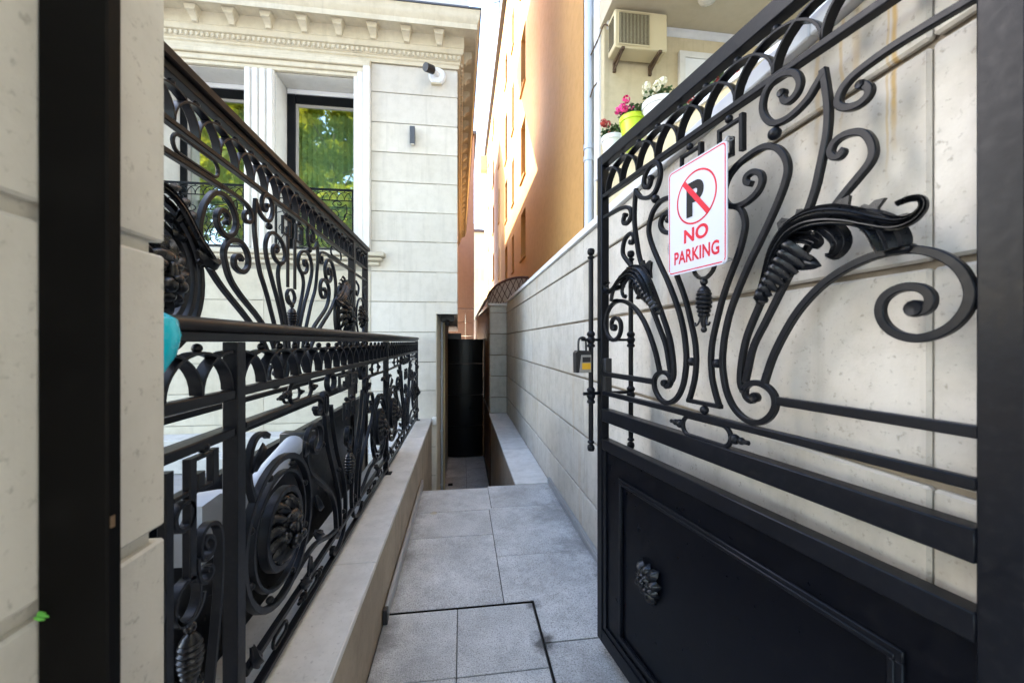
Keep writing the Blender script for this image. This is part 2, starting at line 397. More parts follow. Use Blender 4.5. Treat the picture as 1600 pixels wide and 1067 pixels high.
def glass(name, fac):
    m, nt, b = new_mat(name); N = nt.nodes.new; L = nt.links.new
    nt.nodes.remove(b)
    g = N('ShaderNodeBsdfGlossy'); g.inputs['Roughness'].default_value = .015; g.inputs['Color'].default_value = (.92, .97, .95, 1)
    t = N('ShaderNodeBsdfTransparent'); t.inputs['Color'].default_value = (.62, .80, .60, 1)
    f = N('ShaderNodeFresnel'); f.inputs['IOR'].default_value = 1.6
    a = N('ShaderNodeMath'); a.operation = 'ADD'; a.inputs[1].default_value = fac; a.use_clamp = True; L(f.outputs[0], a.inputs[0])
    tc = N('ShaderNodeTexCoord'); n = N('ShaderNodeTexNoise'); n.inputs['Scale'].default_value = 1.3; n.inputs['Detail'].default_value = 1; L(tc.outputs['Object'], n.inputs['Vector'])
    bp = N('ShaderNodeBump'); bp.inputs['Strength'].default_value = .03; bp.inputs['Distance'].default_value = .02; L(n.outputs[0], bp.inputs['Height']); L(bp.outputs[0], g.inputs['Normal'])
    ms = N('ShaderNodeMixShader'); L(a.outputs[0], ms.inputs[0]); L(t.outputs[0], ms.inputs[1]); L(g.outputs[0], ms.inputs[2]); L(ms.outputs[0], nt.nodes['Material Output'].inputs[0])
    return m
M['glass'] = glass('window_glass', .40)
M['canopy'] = foliage('translucent_canopy_sheet', (.70, .64, .58), (.76, .72, .68), .65)
M['far_glass'] = paint('far_window_glass', (.05, .05, .06), rough=.15, var=.2, bump=0)

# ================================================================ LARGE STRUCTURE
def part(name, mb, mat, root, sharp=38, smooth=True, **k):
    """part of an unrotated thing, mesh written in world coordinates"""
    o = mb.build(name, mat, root, tuple(-c for c in root.location), sharp=sharp, smooth=smooth)
    return tag(o, **k) if k else o

def sub(name, mb, mat, parent, sharp=38, smooth=True):
    return mb.build(name, mat, parent, sharp=sharp, smooth=smooth)

# ---- ground (one sheet with the sunken passage cut out), pavement of granite slabs, steps, passage floor
def poly_obj(name, verts, faces, mat, kind):
    me = bpy.data.meshes.new(name); me.from_pydata(verts, [], faces); me.materials.append(mat)
    bm = bmesh.new(); bm.from_mesh(me); bmesh.ops.recalc_face_normals(bm, faces=bm.faces); bm.to_mesh(me); bm.free()
    return tag(link_mesh(name, me), kind=kind)
BIG = 900; gz = -0.035
xs = [-BIG, -0.45, 0.58, BIG]; ys = [-BIG, 3.95, 10.6, BIG]
gv = [(x, y, gz) for y in ys for x in xs]
gf = [(j * 4 + i, j * 4 + i + 1, j * 4 + i + 5, j * 4 + i + 4) for j in range(3) for i in range(3) if not (i == 1 and j == 1)]
ground = poly_obj('ground', gv, gf, M['ground'], 'structure')
for p in ground.data.polygons:
    if p.normal.z < 0: p.flip()

pv = MB(); pv.box(-.42, .945, -2.0, 3.95, -.06, -.006)
pavement = tag(pv.build('pavement', M['soil'], smooth=False), kind='structure')
def slab(x0, x1, y0, y1, z=0.0, g=.0025, parent=pavement, mat=None, th=.03):
    b = MB(); b.box(x0 + g, x1 - g, y0 + g, y1 - g, z - th, z + random.uniform(-.0012, .0012), c=.003)
    return b.build('slab', mat or M['granite'], parent, smooth=False)
XL, XR = -.418, .93
for s_ in [(XL, -.025, 1.735, 2.180), (-.025, .400, 1.735, 2.180), (XL, -.025, 1.18, 1.735), (-.025, .400, 1.18, 1.735),
           (XL, .25, .55, 1.18), (.25, XR, .55, 1.18), (XL, .25, -.1, .55), (.25, XR, -.1, .55), (XL, .25, -.9, -.1), (.25, XR, -.9, -.1),
           (.410, XR, 1.18, 1.878), (XL, .240, 2.190, 2.990), (XL, .240, 2.990, 3.432), (XL, .262, 3.432, 3.945), (.240, XR, 2.672, 3.466), (.262, XR, 3.466, 3.985)]:
    slab(*s_)
b = MB(); b.prism([(.4125, 1.8805), (.9275, 1.8805), (.9275, 2.6695), (.2425, 2.6695), (.2425, 2.1925), (.4125, 2.1925)], -.03, .0005, 'z')
b.build('slab', M['granite'], pavement, smooth=False)
b = MB(); b.box(XL, .409, 2.1825, 2.1875, -.03, .0015); b.box(.4025, .4075, .56, 2.182, -.03, .0015)
b.build('hatch_frame', M['post'], pavement, smooth=False)

st = MB()
for k in range(9):
    st.box(-.42, .575, 3.985 + k * .3, 3.985 + (k + 1) * .3, -1.75, -(k + 1) * .17)
steps = tag(st.build('steps', M['granite'], smooth=False), kind='structure')
pf = MB(); pf.box(-.45, .60, 6.69, 10.6, -1.80, -1.615)
passage_floor = tag(pf.build('passage_floor', M['soil'], smooth=False), kind='structure')
for j in range(7):
    y0 = 6.7 + j * .55
    for x0, x1 in ((-.43, .10), (.10, .575)):
        slab(x0, x1, y0, y0 + .55, -1.6, .003, passage_floor)
b = MB(); b.box(-.30, -.20, 8.35, 8.47, -1.598, -1.585, .002)
for k in range(5): b.box(-.29 + k * .02, -.282 + k * .02, 8.36, 8.46, -1.584, -1.580)
b.build('drain_cover', M['post'], passage_floor)

# ---- low ledge wall that carries the railing
t_ledge = thing('ledge_wall', 'low stone ledge wall under the black railing along the left edge of the walkway', 'low wall', (-.6, 3, 0))
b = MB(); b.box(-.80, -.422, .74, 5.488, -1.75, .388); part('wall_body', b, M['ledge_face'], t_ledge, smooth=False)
for y0, y1 in ((.735, 1.95), (1.95, 3.30), (3.30, 4.45), (4.45, 5.487)):
    b = MB(); b.box(-.82, -.417, y0 + .0015, y1 - .0015, .390, .422, c=.004); part('coping_slab', b, M['ledge'], t_ledge, smooth=False)
b = MB(); b.box(-.4155, -.395, 2.14, 4.05, .002, .075, c=.004); tr = b.build('metal_channel', M['alu']);
tag(tr, 'long grey metal channel lying along the foot of the left ledge wall', 'metal channel')
b = MB(); b.box(-.4165, -.392, 2.10, 2.139, .001, .078, c=.003); b.build('end_cap', M['black'], tr)
b = MB(); b.box(.900, .9285, 2.0, 4.0, .002, .046, c=.003); b.box(.905, .9285, 2.0, 4.0, .047, .060, c=.002)
tag(b.build('skirting_strip', M['alu']), 'thin grey metal skirting strip along the foot of the right stone wall', 'skirting')

# ---- parapet on the right of the sunken passage
t_par = thing('parapet', 'low parapet with a pale flat top beside the sunken passage on the right', 'low wall', (.75, 6, 0))
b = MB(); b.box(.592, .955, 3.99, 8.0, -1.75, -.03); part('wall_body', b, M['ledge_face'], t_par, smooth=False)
for y0, y1 in ((3.988, 5.3), (5.3, 6.7), (6.7, 7.995)):
    b = MB(); b.box(.556, .928, y0 + .0015, y1 - .0015, -.028, .006, c=.004); part('coping_slab', b, M['ledge'], t_par, smooth=False)

# ---- right boundary wall of limestone courses, its pier and coping
t_rw = thing('boundary_wall', 'pale limestone boundary wall in long courses along the right side behind the open gate', 'stone wall', (1.08, 3, 0))
b = MB(); b.box(.952, 1.22, -3.0, 8.36, -1.75, 2.298); part('core', b, M['joint'], t_rw, smooth=False)
zs = [0.0, .33, .775, 1.215, 1.655, 2.10, 2.298]
yj = [-3.0, -.9, .654, 2.86, 5.05, 7.24, 7.99]
for i in range(6):
    for j in range(6):
        if j == 5: continue
        y0, y1 = yj[j], (yj[j + 1] if j < 4 else 7.998)
        if j > 4: continue
        b = MB(); b.box(.930, .9515, y0 + .0018, y1 - .0018, zs[i] + (.0075 if i else 0.0), zs[i + 1] - (.0075 if i < 5 else 0), c=.006)
        part('stone_block', b, M['wall_stone'], t_rw, smooth=False)
for y0, y1 in ((-3.0, .9), (.9, 3.3), (3.3, 5.7), (5.7, 7.94)):
    b = MB(); b.box(.903, 1.25, y0 + .001, y1 - .001, 2.300, 2.352, c=.004); part('coping', b, M['coping'], t_rw, smooth=False)
t_pier = thing('pier', 'square stone pier ending the right boundary wall beside the dark passage', 'pier', (.76, 8.17, 0))
b = MB(); b.box(.592, .925, 8.012, 8.34, 0.0, 2.235); part('core', b, M['joint'], t_pier, smooth=False)
for i in range(5):
    z0 = zs[i] + .010; z1 = min(zs[i + 1], 2.235) - .006
    b = MB(); b.box(.578, .9285, 8.0, 8.352, z0 + .001, z1, c=.006); part('stone_block', b, M['wall_stone'], t_pier, smooth=False)
b = MB(); b.box(.578, .9285, 8.0, 8.352, 2.107, 2.236, c=.005); part('stone_block', b, M['wall_stone'], t_pier, smooth=False)
b = MB(); b.box(.545, .96, 7.955, 8.39, 2.238, 2.296, c=.008); part('cap', b, M['ledge'], t_pier, smooth=False)
# brown rendered garden wall behind the pier
t_bw = thing('rendered_wall', 'shaded brown rendered wall beyond the stone pier above the passage', 'wall', (.7, 14, 0))
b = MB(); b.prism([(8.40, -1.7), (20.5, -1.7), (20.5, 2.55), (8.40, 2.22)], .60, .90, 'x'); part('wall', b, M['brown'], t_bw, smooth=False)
b = MB(); b.prism([(8.42, 2.222), (20.5, 2.552), (20.5, 2.60), (8.42, 2.27)], .57, .93, 'x'); part('coping', b, M['canopy_iron'], t_bw, smooth=False)

# ---- left gate pillar with recessed joints, black jamb plate
t_pl = thing('gate_pillar', 'pale limestone gate pillar with recessed joints filling the left foreground', 'pillar', (-.72, .5, 0))
b = MB(); b.box(-.92, -.513, .12, .706, 0, 3.0); part('core', b, M['pillar_stone'], t_pl, smooth=False)
pz = [0, .29, .735, 1.18, 1.655, 2.12, 2.59, 3.0]
for i in range(7):
    b = MB(); b.box(-.95, -.500, .09, .7235, pz[i] + .011, pz[i + 1] - .011, c=.004); part('stone_block', b, M['pillar_stone'], t_pl, smooth=False)
b = MB(); b.box(-.4985, -.4247, .5225, .543, 0, 3.2, c=.002); b.box(-.4985, -.492, .5432, .552, 0, 3.2)
tag(b.build('gate_jamb', M['post'], smooth=False), 'out-of-focus black steel jamb standing against the left stone pillar', 'gate post')
b = MB(); b.box(-.4246, -.4236, .5265, .532, 1.273, 1.287)
tg = b.build('rust_spot_plate', M['rusty'], smooth=False); tag(tg, 'small rusty brown plate on the edge of the left black jamb', 'plate')

# ================================================================ WHITE TOWN HOUSE on the left
FY = 5.5
t_h = thing('town_house', 'white limestone town house with bracketed cornice and tall curtained windows', 'house', (-4, 7, 0))
tl = lambda y: -.008 * (y - FY)                      # its alley side runs very slightly askew
b = MB()
b.box(-7, -1.452, FY + .012, 9, -.03, 2.60)                         # under the windows
b.box(-1.450, -.375, FY + .012, 10.9, -1.75, 1.905)                 # beside the passage
b.box(-7, -3.862, FY + .012, 9, 2.602, 5.10); b.box(-2.848, -2.480, FY + .012, 9, 2.602, 5.10)
b.box(-7, -1.452, FY + .012, 9, 5.102, 5.60)
b.box(-1.450, -.36, FY + .012, 9, 1.907, 5.60)
part('core', b, M['joint_pale'], t_h, smooth=False)
b = MB(); b.prism([(-.358, FY + .012), (-.080, FY + .012), (-.080 + tl(15.7), 15.7), (-.358 + tl(15.7), 15.7)], 1.907, 5.60, 'z'); part('side_wall', b, M['house_stone'], t_h, smooth=False)
b = MB(); b.prism([(-6, 9.01), (-.36, 9.01), (-.36 + tl(15.7), 15.7), (-6, 15.7)], 1.907, 5.6, 'z'); part('rear_wing', b, M['house_stone'], t_h, smooth=False)
# courses
fz = [-1.6, -1.19, -.79, -.385, .02, .40, .81, 1.21, 1.63, 2.05, 2.47, 2.89, 3.30, 3.71, 4.12, 4.53, 4.945, 5.338]
for i in range(len(fz) - 1):
    z0, z1 = fz[i] + .006, fz[i + 1] - .006
    if fz[i] > 5.3: continue
    # strip between the window surround and the alley corner
    if fz[i + 1] <= 1.64: spans = [(-1.243 if fz[i] < 2.4 else -1.243, -.362)]
    elif fz[i] < 1.9 and fz[i + 1] > 1.9:
        b = MB(); b.prism([(-1.2415, z0), (-.362, z0), (-.362, 1.888), (-.0645, 1.888), (-.0645, z1), (-1.2415, z1)], FY, FY + .0115, 'y'); part('stone_block', b, M['house_stone'], t_h, smooth=False); spans = []
    else: spans = [(-1.2415, -.0645)]
    for x0, x1 in spans:
        b = MB(); b.box(x0, x1, FY, FY + .0115, z0, z1, c=.003); part('stone_block', b, M['house_stone'], t_h, smooth=False)
    if fz[i] >= 0 and fz[i + 1] < 2.5:
        for x0, x1 in ((-5.6, -3.9), (-3.9, -2.62), (-2.62, -1.246)):
            b = MB(); b.box(x0 + .0015, x1 - .0015, FY, FY + .0115, z0, z1, c=.003); part('stone_block', b, M['house_cream'], t_h, smooth=False)
b = MB(); b.box(-5.6, -1.0, FY - .35, FY - .002, -.03, .30, c=.01); b.box(-5.6, -.85, FY - .62, FY - .352, -.03, .14, c=.01); part('plinth_step', b, M['ledge'], t_h, smooth=False)
# jamb of the passage mouth under the overhang
b = MB(); b.box(-.374, -.352, FY + .0125, 6.35, -1.6, 1.88, c=.004); part('passage_jamb', b, M['house_cream'], t_h, smooth=False)
# window surround
def frame_prof(mb, x0, x1, z0, z1, y, w, d):
    """three-sided surround: left, top, right"""
    mb.box(x0 - w, x0, y - d, y + .011, z0, z1 + w, c=.006); mb.box(x1, x1 + w, y - d, y + .011, z0, z1 + w, c=.006); mb.box(x0 + .0005, x1 - .0005, y - d, y + .011, z1, z1 + w, c=.006)
b = MB()
b.box(-1.468, -1.418, FY - .030, FY + .011, 2.722, 5.128, c=.006); b.box(-1.417, -1.340, FY - .050, FY + .011, 2.722, 5.205, c=.008); b.box(-1.339, -1.243, FY - .075, FY + .011, 2.722, 5.30, c=.010)
part('window_surround', b, M['trim'], t_h)
b = MB()
b.box(-5.2, -1.4175, FY - .031, FY + .011, 5.108, 5.160, c=.006); b.box(-5.2, -1.3395, FY - .052, FY + .010, 5.161, 5.235, c=.01)
b.box(-5.2, -1.2425, FY - .078, FY + .010, 5.236, 5.300, c=.01); b.box(-5.2, -1.2425, FY - .060, FY + .0105, 5.301, 5.337, c=.004)
part('lintel_moulding', b, M['cornice'], t_h)
# fluted pilaster
b = MB(); xs_ = [-2.848 + k * (.368 / 4) for k in range(5)]
for k in range(4): b.box(xs_[k] + .010, xs_[k + 1] - .010, FY - .058, FY + .010, 2.722, 5.107, c=.012)
b.box(-2.846, -2.481, FY - .028, FY + .0105, 2.722, 5.107); part('pilaster', b, M['trim'], t_h)
b = MB(); b.box(-4.26, -3.864, FY - .05, FY + .011, 2.722, 5.107, c=.01); part('pilaster', b, M['trim'], t_h)
# reveals
for x0, x1 in ((-2.479, -1.469), (-3.861, -2.849)):
    b = MB()
    b.box(x0, x0 + .006, FY + .0115, FY + .36, 2.722, 5.100); b.box(x1 - .006, x1, FY + .0115, FY + .36, 2.722, 5.100); b.box(x0 + .0065, x1 - .0065, FY + .0115, FY + .36, 5.094, 5.100)
    part('window_reveal', b, M['trim'], t_h, smooth=False)
# sill
b = MB(); b.box(-4.4, -1.05, FY - .10, FY + .40, 2.655, 2.720, c=.012); b.box(-4.4, -1.08, FY - .07, FY + .009, 2.60, 2.654, c=.015); b.box(-4.4, -1.12, FY - .04, FY + .009, 2.535, 2.599, c=.015)
part('window_sill', b, M['house_cream'], t_h)
# windows
def window(x0, x1, dark_left):
    y = FY + .33; z0, z1 = 2.721, 5.093; x0 += .007; x1 -= .007
    b = MB(); fl = .115 if dark_left else .09; fr = .06
    b.box(x0, x0 + fl, y, y + .07, z0, z1 - .07, c=.006); b.box(x1 - fr, x1, y, y + .07, z0, z1 - .07, c=.006)
    b.box(x0 + fl + .0005, x1 - fr - .0005, y, y + .07, z1 - .20, z1 - .07, c=.006); b.box(x0 + fl + .0005, x1 - fr - .0005, y, y + .07, z0, z0 + .10, c=.006)
    fr_o = part('window', b, M['win_frame'], t_h)
    b = MB(); b.box(x0 + .01, x1 - .002, y - .012, y + .05, z1 - .068, z1 - .002, c=.004); sub('blind_box', b, M['white_metal'], fr_o)
    b = MB(); xa, xb = x0 + fl + .03, x1 - fr - .03; b.box(x0 + fl + .001, xa, y + .012, y + .06, z0 + .10, z1 - .20); b.box(xb, x1 - fr - .001, y + .012, y + .06, z0 + .10, z1 - .20)
    b.box(xa + .0005, xb - .0005, y + .012, y + .06, z1 - .235, z1 - .201); b.box(xa + .0005, xb - .0005, y + .012, y + .06, z0 + .101, z0 + .135); sub('sash', b, M['lock_grey'], fr_o)
    b = MB(); b._add([(xa, y + .03, z0 + .13), (xb, y + .03, z0 + .13), (xb, y + .03, z1 - .23), (xa, y + .03, z1 - .23)], [(0, 1, 2, 3)]); sub('pane', b, M['glass'], fr_o, smooth=False)
    b = MB(); n = 90; rows = []
    for z in (z0 + .05, z1 - .2):
        rows.append([(x0 + (x1 - x0) * k / n, y + .24 + .022 * math.sin(k * .95) + .014 * math.sin(k * .37 + 1), z) for k in range(n + 1)])
    b.rings(rows, False, False); sub('curtain', b, M['curtain'], fr_o)
    b = MB(); b.box(x0 - .1, x1 + .1, y + .9, y + .92, z0, z1); b.box(x0 - .1, x1 + .1, y + .1, y + .92, z0 - .02, z0 - .001); sub('room_back', b, M['room'], fr_o, smooth=False)
    return fr_o
window(-2.479, -1.469, True); window(-3.861, -2.849, False)
# cornice
prof = [(0, 5.339), (.022, 5.339), (.022, 5.385), (.036, 5.40), (.036, 5.425), (.050, 5.435), (.050, 5.505), (.075, 5.515), (.085, 5.545), (.085, 5.58), (.092, 5.585), (.092, 5.742),
        (.252, 5.748), (.252, 5.728), (.268, 5.728), (.268, 5.795), (.276, 5.812), (.290, 5.84), (.302, 5.875), (.305, 5.93), (.312, 5.945), (.312, 5.962), (0, 5.972)]
b = MB(); C0 = -.0645
b.rings([[(-7, FY - p, z) for p, z in prof], [(C0 + p, FY - p, z) for p, z in prof], [(C0 + p + tl(15.72), 15.72, z) for p, z in prof]], True, True)
part('cornice', b, M['cornice'], t_h, sharp=25)
b = MB(); b.rings([[(-7, FY - p, z) for p, z in ((-.2, 5.975), (.325, 5.964), (.325, 5.985), (-.2, 6.0))], [(C0 + p, FY - p, z) for p, z in ((-.2, 5.975), (.325, 5.964), (.325, 5.985), (-.2, 6.0))], [(C0 + p + tl(15.74), 15.74, z) for p, z in ((-.2, 5.975), (.325, 5.964), (.325, 5.985), (-.2, 6.0))]])
part('roof_flashing', b, M['flash'], t_h, smooth=False)
mb = MB(); mb.prism([(0, .0), (.030, .0), (.036, .03), (.05, .05), (.085, .075), (.115, .085), (.115, .155), (.0, .155)], -.055, .055, 'x')
mb.v = [(x * (.62 + .75 * max(0, z - .03) / .125), y, z) for x, y, z in mb.v]
me_mod = mb.mesh('modillion', M['cornice'], smooth=False)
x = -.31
while x > -5.5:
    link_mesh('modillion', me_mod, t_h, Vector((x, FY - .0925, 5.5865)) - t_h.location, (0, 0, PI)); x -= .44
y = 5.75
while y < 15.5:
    link_mesh('modillion', me_mod, t_h, Vector((C0 + .0925 + tl(y), y, 5.5865)) - t_h.location, (0, 0, PI / 2 + PI)); y += .44
b = MB(); k = 0
while -.04 - k * .062 > -5.5:
    x = -.045 - k * .062; b.box(x - .020, x + .020, FY - .074, FY - .0505, 5.440, 5.500, c=.010); k += 1
k = 0
while 5.6 + k * .08 < 15.6:
    y = 5.6 + k * .08; xx = C0 + tl(y); b.box(xx + .0505, xx + .074, y - .022, y + .022, 5.440, 5.500); k += 1
part('dentil_band', b, M['cornice'], t_h, kind='stuff')
# upper storey and the flat roof slab over its terrace
b = MB(); b.box(-12, .095, FY + .10, 8.6, 5.99, 10.39); part('upper_storey', b, M['white_render'], t_h, smooth=False)
b = MB(); b.box(-12, .095, 8.602, 8.7, 6.04, 10.09); part('rear_wall', b, M['brown'], t_h, smooth=False)  # unseen dark facing added to cut sunlight bounced onto the orange block
b = MB(); b.box(-6.0, .10, 8.71, 11.8, 10.1, 10.4); b.box(-12, .12, FY + .05, 8.705, 10.392, 10.6); part('roof_slab', b, M['roof_felt'], t_h, smooth=False)
b = MB(); b.prism([(-6.9, 8.72), (-.30, 8.72), (-.30 + tl(15.7), 15.7), (-6.9, 15.7)], 5.99, 6.03, 'z'); part('added_roof_sheet', b, M['roof_felt'], t_h, smooth=False)  # unseen dark sheet added so the sunlit roof bounces less light
b = MB(); b.box(-12, -7.002, FY + .02, 9, -.03, 5.98); part('side_block', b, M['house_stone'], t_h, smooth=False)

# ================================================================ ORANGE APARTMENT BLOCK
OX, OY0, OY1, OZ = 1.57, 4.86, 27.0, 13.6
t_o = thing('apartment_block', 'tall orange rendered apartment block with small recessed windows, its upper part in sun', 'apartment block', (4, 14, 0))
cols = [(9.46, 10.2, [(3.66, 4.87), (5.72, 7.2), (8.05, 9.55), (10.7, 12.0)]), (11.62, 12.05, [(3.67, 4.78), (5.75, 7.15), (8.0, 9.5), (10.6, 11.8)]), (13.35, 14.0, [(3.7, 4.88), (5.8, 7.25), (7.95, 9.65), (10.7, 11.8)]),
        (16.2, 16.6, [(4.2, 5.5), (6.6, 8.0), (9.0, 10.4)]), (19.0, 19.9, [(4.65, 5.95), (7.0, 8.4), (9.4, 10.7), (11.9, 12.9)]), (22.3, 23.0, [(4.4, 5.9), (6.9, 8.3), (9.4, 10.7), (11.9, 12.9)])]
b = MB(); D = .17
def quad(y0, y1, z0, z1): b._add([(OX, y0, z0), (OX, y0, z1), (OX, y1, z1), (OX, y1, z0)], [(0, 1, 2, 3)])
yc = OY0
for y0, y1, rows in cols:
    quad(yc, y0, -.03, OZ); zc = -.03
    for z0, z1 in rows:
        quad(y0, y1, zc, z0); zc = z1
        b._add([(OX, y0, z0), (OX, y1, z0), (OX + D, y1, z0), (OX + D, y0, z0), (OX, y0, z1), (OX, y1, z1), (OX + D, y1, z1), (OX + D, y0, z1)], [(0, 1, 2, 3), (4, 7, 6, 5), (0, 3, 7, 4), (1, 5, 6, 2)])
    quad(y0, y1, zc, OZ); yc = y1
quad(yc, OY1, -.03, OZ)
b._add([(OX, OY0, -.03), (9, OY0, -.03), (9, OY0, OZ), (OX, OY0, OZ)], [(0, 1, 2, 3)]); b._add([(OX, OY1, -.03), (9, OY1, -.03), (9, OY1, OZ), (OX, OY1, OZ)], [(0, 3, 2, 1)])
b._add([(OX, OY0, OZ), (9, OY0, OZ), (9, OY1, OZ), (OX, OY1, OZ)], [(0, 1, 2, 3)]); b._add([(9, OY0, -.03), (9, OY1, -.03), (9, OY1, OZ), (9, OY0, OZ)], [(0, 1, 2, 3)])
wall_o = part('wall', b, M['orange'], t_o, smooth=False)
# keep the outline of the skin but point every face outwards
for y0, y1, rows in cols:
    for z0, z1 in rows:
        b = MB(); e = .06
        b.box(OX + D - .012, OX + D + .03, y0, y0 + e, z0, z1); b.box(OX + D - .012, OX + D + .03, y1 - e, y1, z0, z1); b.box(OX + D - .012, OX + D + .03, y0 + e, y1 - e, z0, z0 + e); b.box(OX + D - .012, OX + D + .03, y0 + e, y1 - e, z1 - e, z1)
        w = part('window', b, M['white_metal'], t_o, smooth=False)
        b = MB(); b.box(OX + D + .002, OX + D + .012, y0 + e, y1 - e, z0 + e, z1 - e); sub('pane', b, M['far_glass'], w, smooth=False)
        b = MB(); b.box(OX - .05, OX + D - .013, y0 - .04, y1 + .04, z0 - .05, z0 - .003, c=.006); sub('sill', b, M['orange'], w, smooth=False)
b = MB(); b.box(OX - .12, 9.1, OY0 - .1, OY1 + .1, OZ + .002, OZ + .10); b.box(OX - .16, OX - .122, OY0 - .1, OY1 + .1, OZ - .04, OZ + .09); part('eaves', b, M['flash'], t_o, smooth=False)
b = MB(); b.box(OX - .22, OX + .35, 12.6, 13.4, 13.72, 14.6); part('dormer', b, M['orange'], t_o, smooth=False)
b = MB()
for yy, h in ((12.75, 1.6), (13.1, 2.2), (15.2, 1.5)): b.tube([(OX - .1, yy, 13.7), (OX - .1, yy, 14.6 + h)], .02, 6, 0)
b.tube([(OX - .3, 13.1, 15.6), (OX + .2, 13.1, 15.9)], .015, 6, 0); b.tube([(OX - .35, 15.2, 14.9), (OX + .15, 15.2, 15.1)], .015, 6, 0)
part('aerial', b, M['canopy_iron'], t_o)
b = MB(); b.box(OX - .42, OX - .003, 24.2, 24.8, 12.3, 13.2); part('balcony_box', b, M['pale_yellow'], t_o, smooth=False)

# drainpipe on the corner
b = MB(); px_, py_ = 1.608, 4.745
b.tube([(px_, py_, 0), (px_, py_, 12)], .058, 16, 0)
for z in (3.98, 3.83, 6.6): b.lathe([(.058, -.035), (.068, -.03), (.068, .03), (.058, .035)], (px_, py_, z), seg=16)
dp = b.build('drainpipe', M['pipe'])
tag(dp, 'pale grey round drainpipe running down the corner beside the orange block', 'drainpipe')

# ================================================================ CREAM BALCONY HOUSE on the right
t_c = thing('balcony_house', 'cream rendered house with an open balcony recess above the right wall', 'house', (3, 3, 0))
CY, CZ = 4.37, 5.28
b = MB(); b.box(1.67, 6, CY, 4.82, 2.0, CZ - .002); part('rear_wall', b, M['cream_render'], t_c, smooth=False)
b = MB(); b.box(1.645, 1.668, CY + .10, 4.66, 2.0, 9.5); part('corner_strip', b, M['white_render'], t_c, smooth=False)
b = MB(); b.box(1.652, 6, -2, 4.80, CZ, 5.6); part('balcony_ceiling', b, M['ceiling'], t_c, smooth=False)
b = MB(); b.box(1.655, 6, -2, 4.80, 5.602, 9.5); part('upper_wall', b, M['white_render'], t_c, smooth=False)
b = MB(); b.prism([(CY - .035, CZ - .004), (CY - .001, CZ - .004), (CY - .001, CZ - .09), (CY - .014, CZ - .08), (CY - .03, CZ - .045)], 1.70, 6, 'x'); part('ceiling_moulding', b, M['white_render'], t_c, smooth=False)
b = MB(); b.prism([(1.57, 4.365), (2.04, 2.2), (2.02, -2), (2.3, -2), (2.3, 2.24), (1.90, 4.365)], 2.36, 3.385, 'z'); part('balcony_parapet', b, M['cream_render'], t_c, smooth=False)
b = MB(); b.prism([(1.54, 4.363), (2.02, 2.2), (2.00, -2), (2.33, -2), (2.33, 2.25), (1.93, 4.363)], 3.386, 3.42, 'z'); part('parapet_top', b, M['coping'], t_c, smooth=False)
b = MB(); b.box(1.26, 6, -2, 4.36, 2.0, 2.34); part('balcony_floor', b, M['cream_render'], t_c, smooth=False)
b = MB(); wx0, wx1, wz1 = 2.60, 3.60, 5.0
b.box(wx0, wx0 + .07, CY - .05, CY - .002, 2.4, wz1); b.box(wx1 - .07, wx1, CY - .05, CY - .002, 2.4, wz1); b.box(wx0 + .0705, wx1 - .0705, CY - .05, CY - .002, wz1 - .07, wz1); b.box(wx0 + .0705, wx1 - .0705, CY - .045, CY - .002, 4.32, 4.37)
dw = part('balcony_window', b, M['trim'], t_c, smooth=False)
b = MB(); b.box(wx0 + .07, wx1 - .07, CY - .03, CY - .004, 4.40, wz1 - .07); sub('roller_blind', b, M['pot_white'], dw, smooth=False)
b = MB(); b.box(wx0 + .07, wx1 - .07, CY - .02, CY - .004, 2.4, 4.32); sub('pane', b, M['far_glass'], dw, smooth=False)
b = MB(); b.lathe([(.005, -.085), (.05, -.08), (.085, -.06), (.10, -.03), (.10, 0)], (2.66, 3.88, CZ - .002), seg=20)
tag(b.build('ceiling_lamp', M['lamp_glass']), 'round opal lamp on the balcony ceiling at the top of the frame', 'lamp')

# ================================================================ FAR BUILDINGS
t_p = thing('pink_house', 'narrow pinkish house end with a tan block base beyond the white house', 'house', (-.5, 18, 0))
b = MB(); b.box(-3, .512, 16.5, 20, 2.92, 10.3); part('wall', b, M['pink'], t_p, smooth=False)
for i in range(4):
    for k in range(3):
        b = MB(); b.box(-.6 + k * .37 + .003, -.6 + (k + 1) * .37 - .003, 16.47, 16.9, .6 + i * .57 + .006, .6 + (i + 1) * .57 - .006, c=.008); part('stone_block', b, M['pink'], t_p, smooth=False)
b = MB(); b.box(-3, .52, 16.498, 20, -1.7, .59); part('plinth', b, M['brown'], t_p, smooth=False)
b = MB(); b.box(-3.1, .62, 16.35, 20, 10.302, 10.42); part('eaves', b, M['flash'], t_p, smooth=False)
t_f = thing('far_house', 'distant pale yellow house closing the end of the sunlit alley', 'house', (2.5, 46, 0))
b = MB(); b.box(1.0, 3.4, 44, 50, -.03, 14.0); part('wall', b, M['pale_yellow'], t_f, smooth=False)
for z in (5.5, 8.5, 11.5):
    for x in (1.3, 2.2):
        b = MB(); b.box(x, x + .5, 43.97, 43.998, z, z + 1.3); part('window', b, M['cream_render'], t_f, smooth=False)
b = MB(); b.box(.8, 3.6, 43.7, 50, 14.002, 14.2); part('eaves', b, M['canopy_iron'], t_f, smooth=False)
b = MB(); b.box(1.2, 2.4, 45, 47, 14.21, 15.2); part('roof_box', b, M['white_render'], t_f, smooth=False)

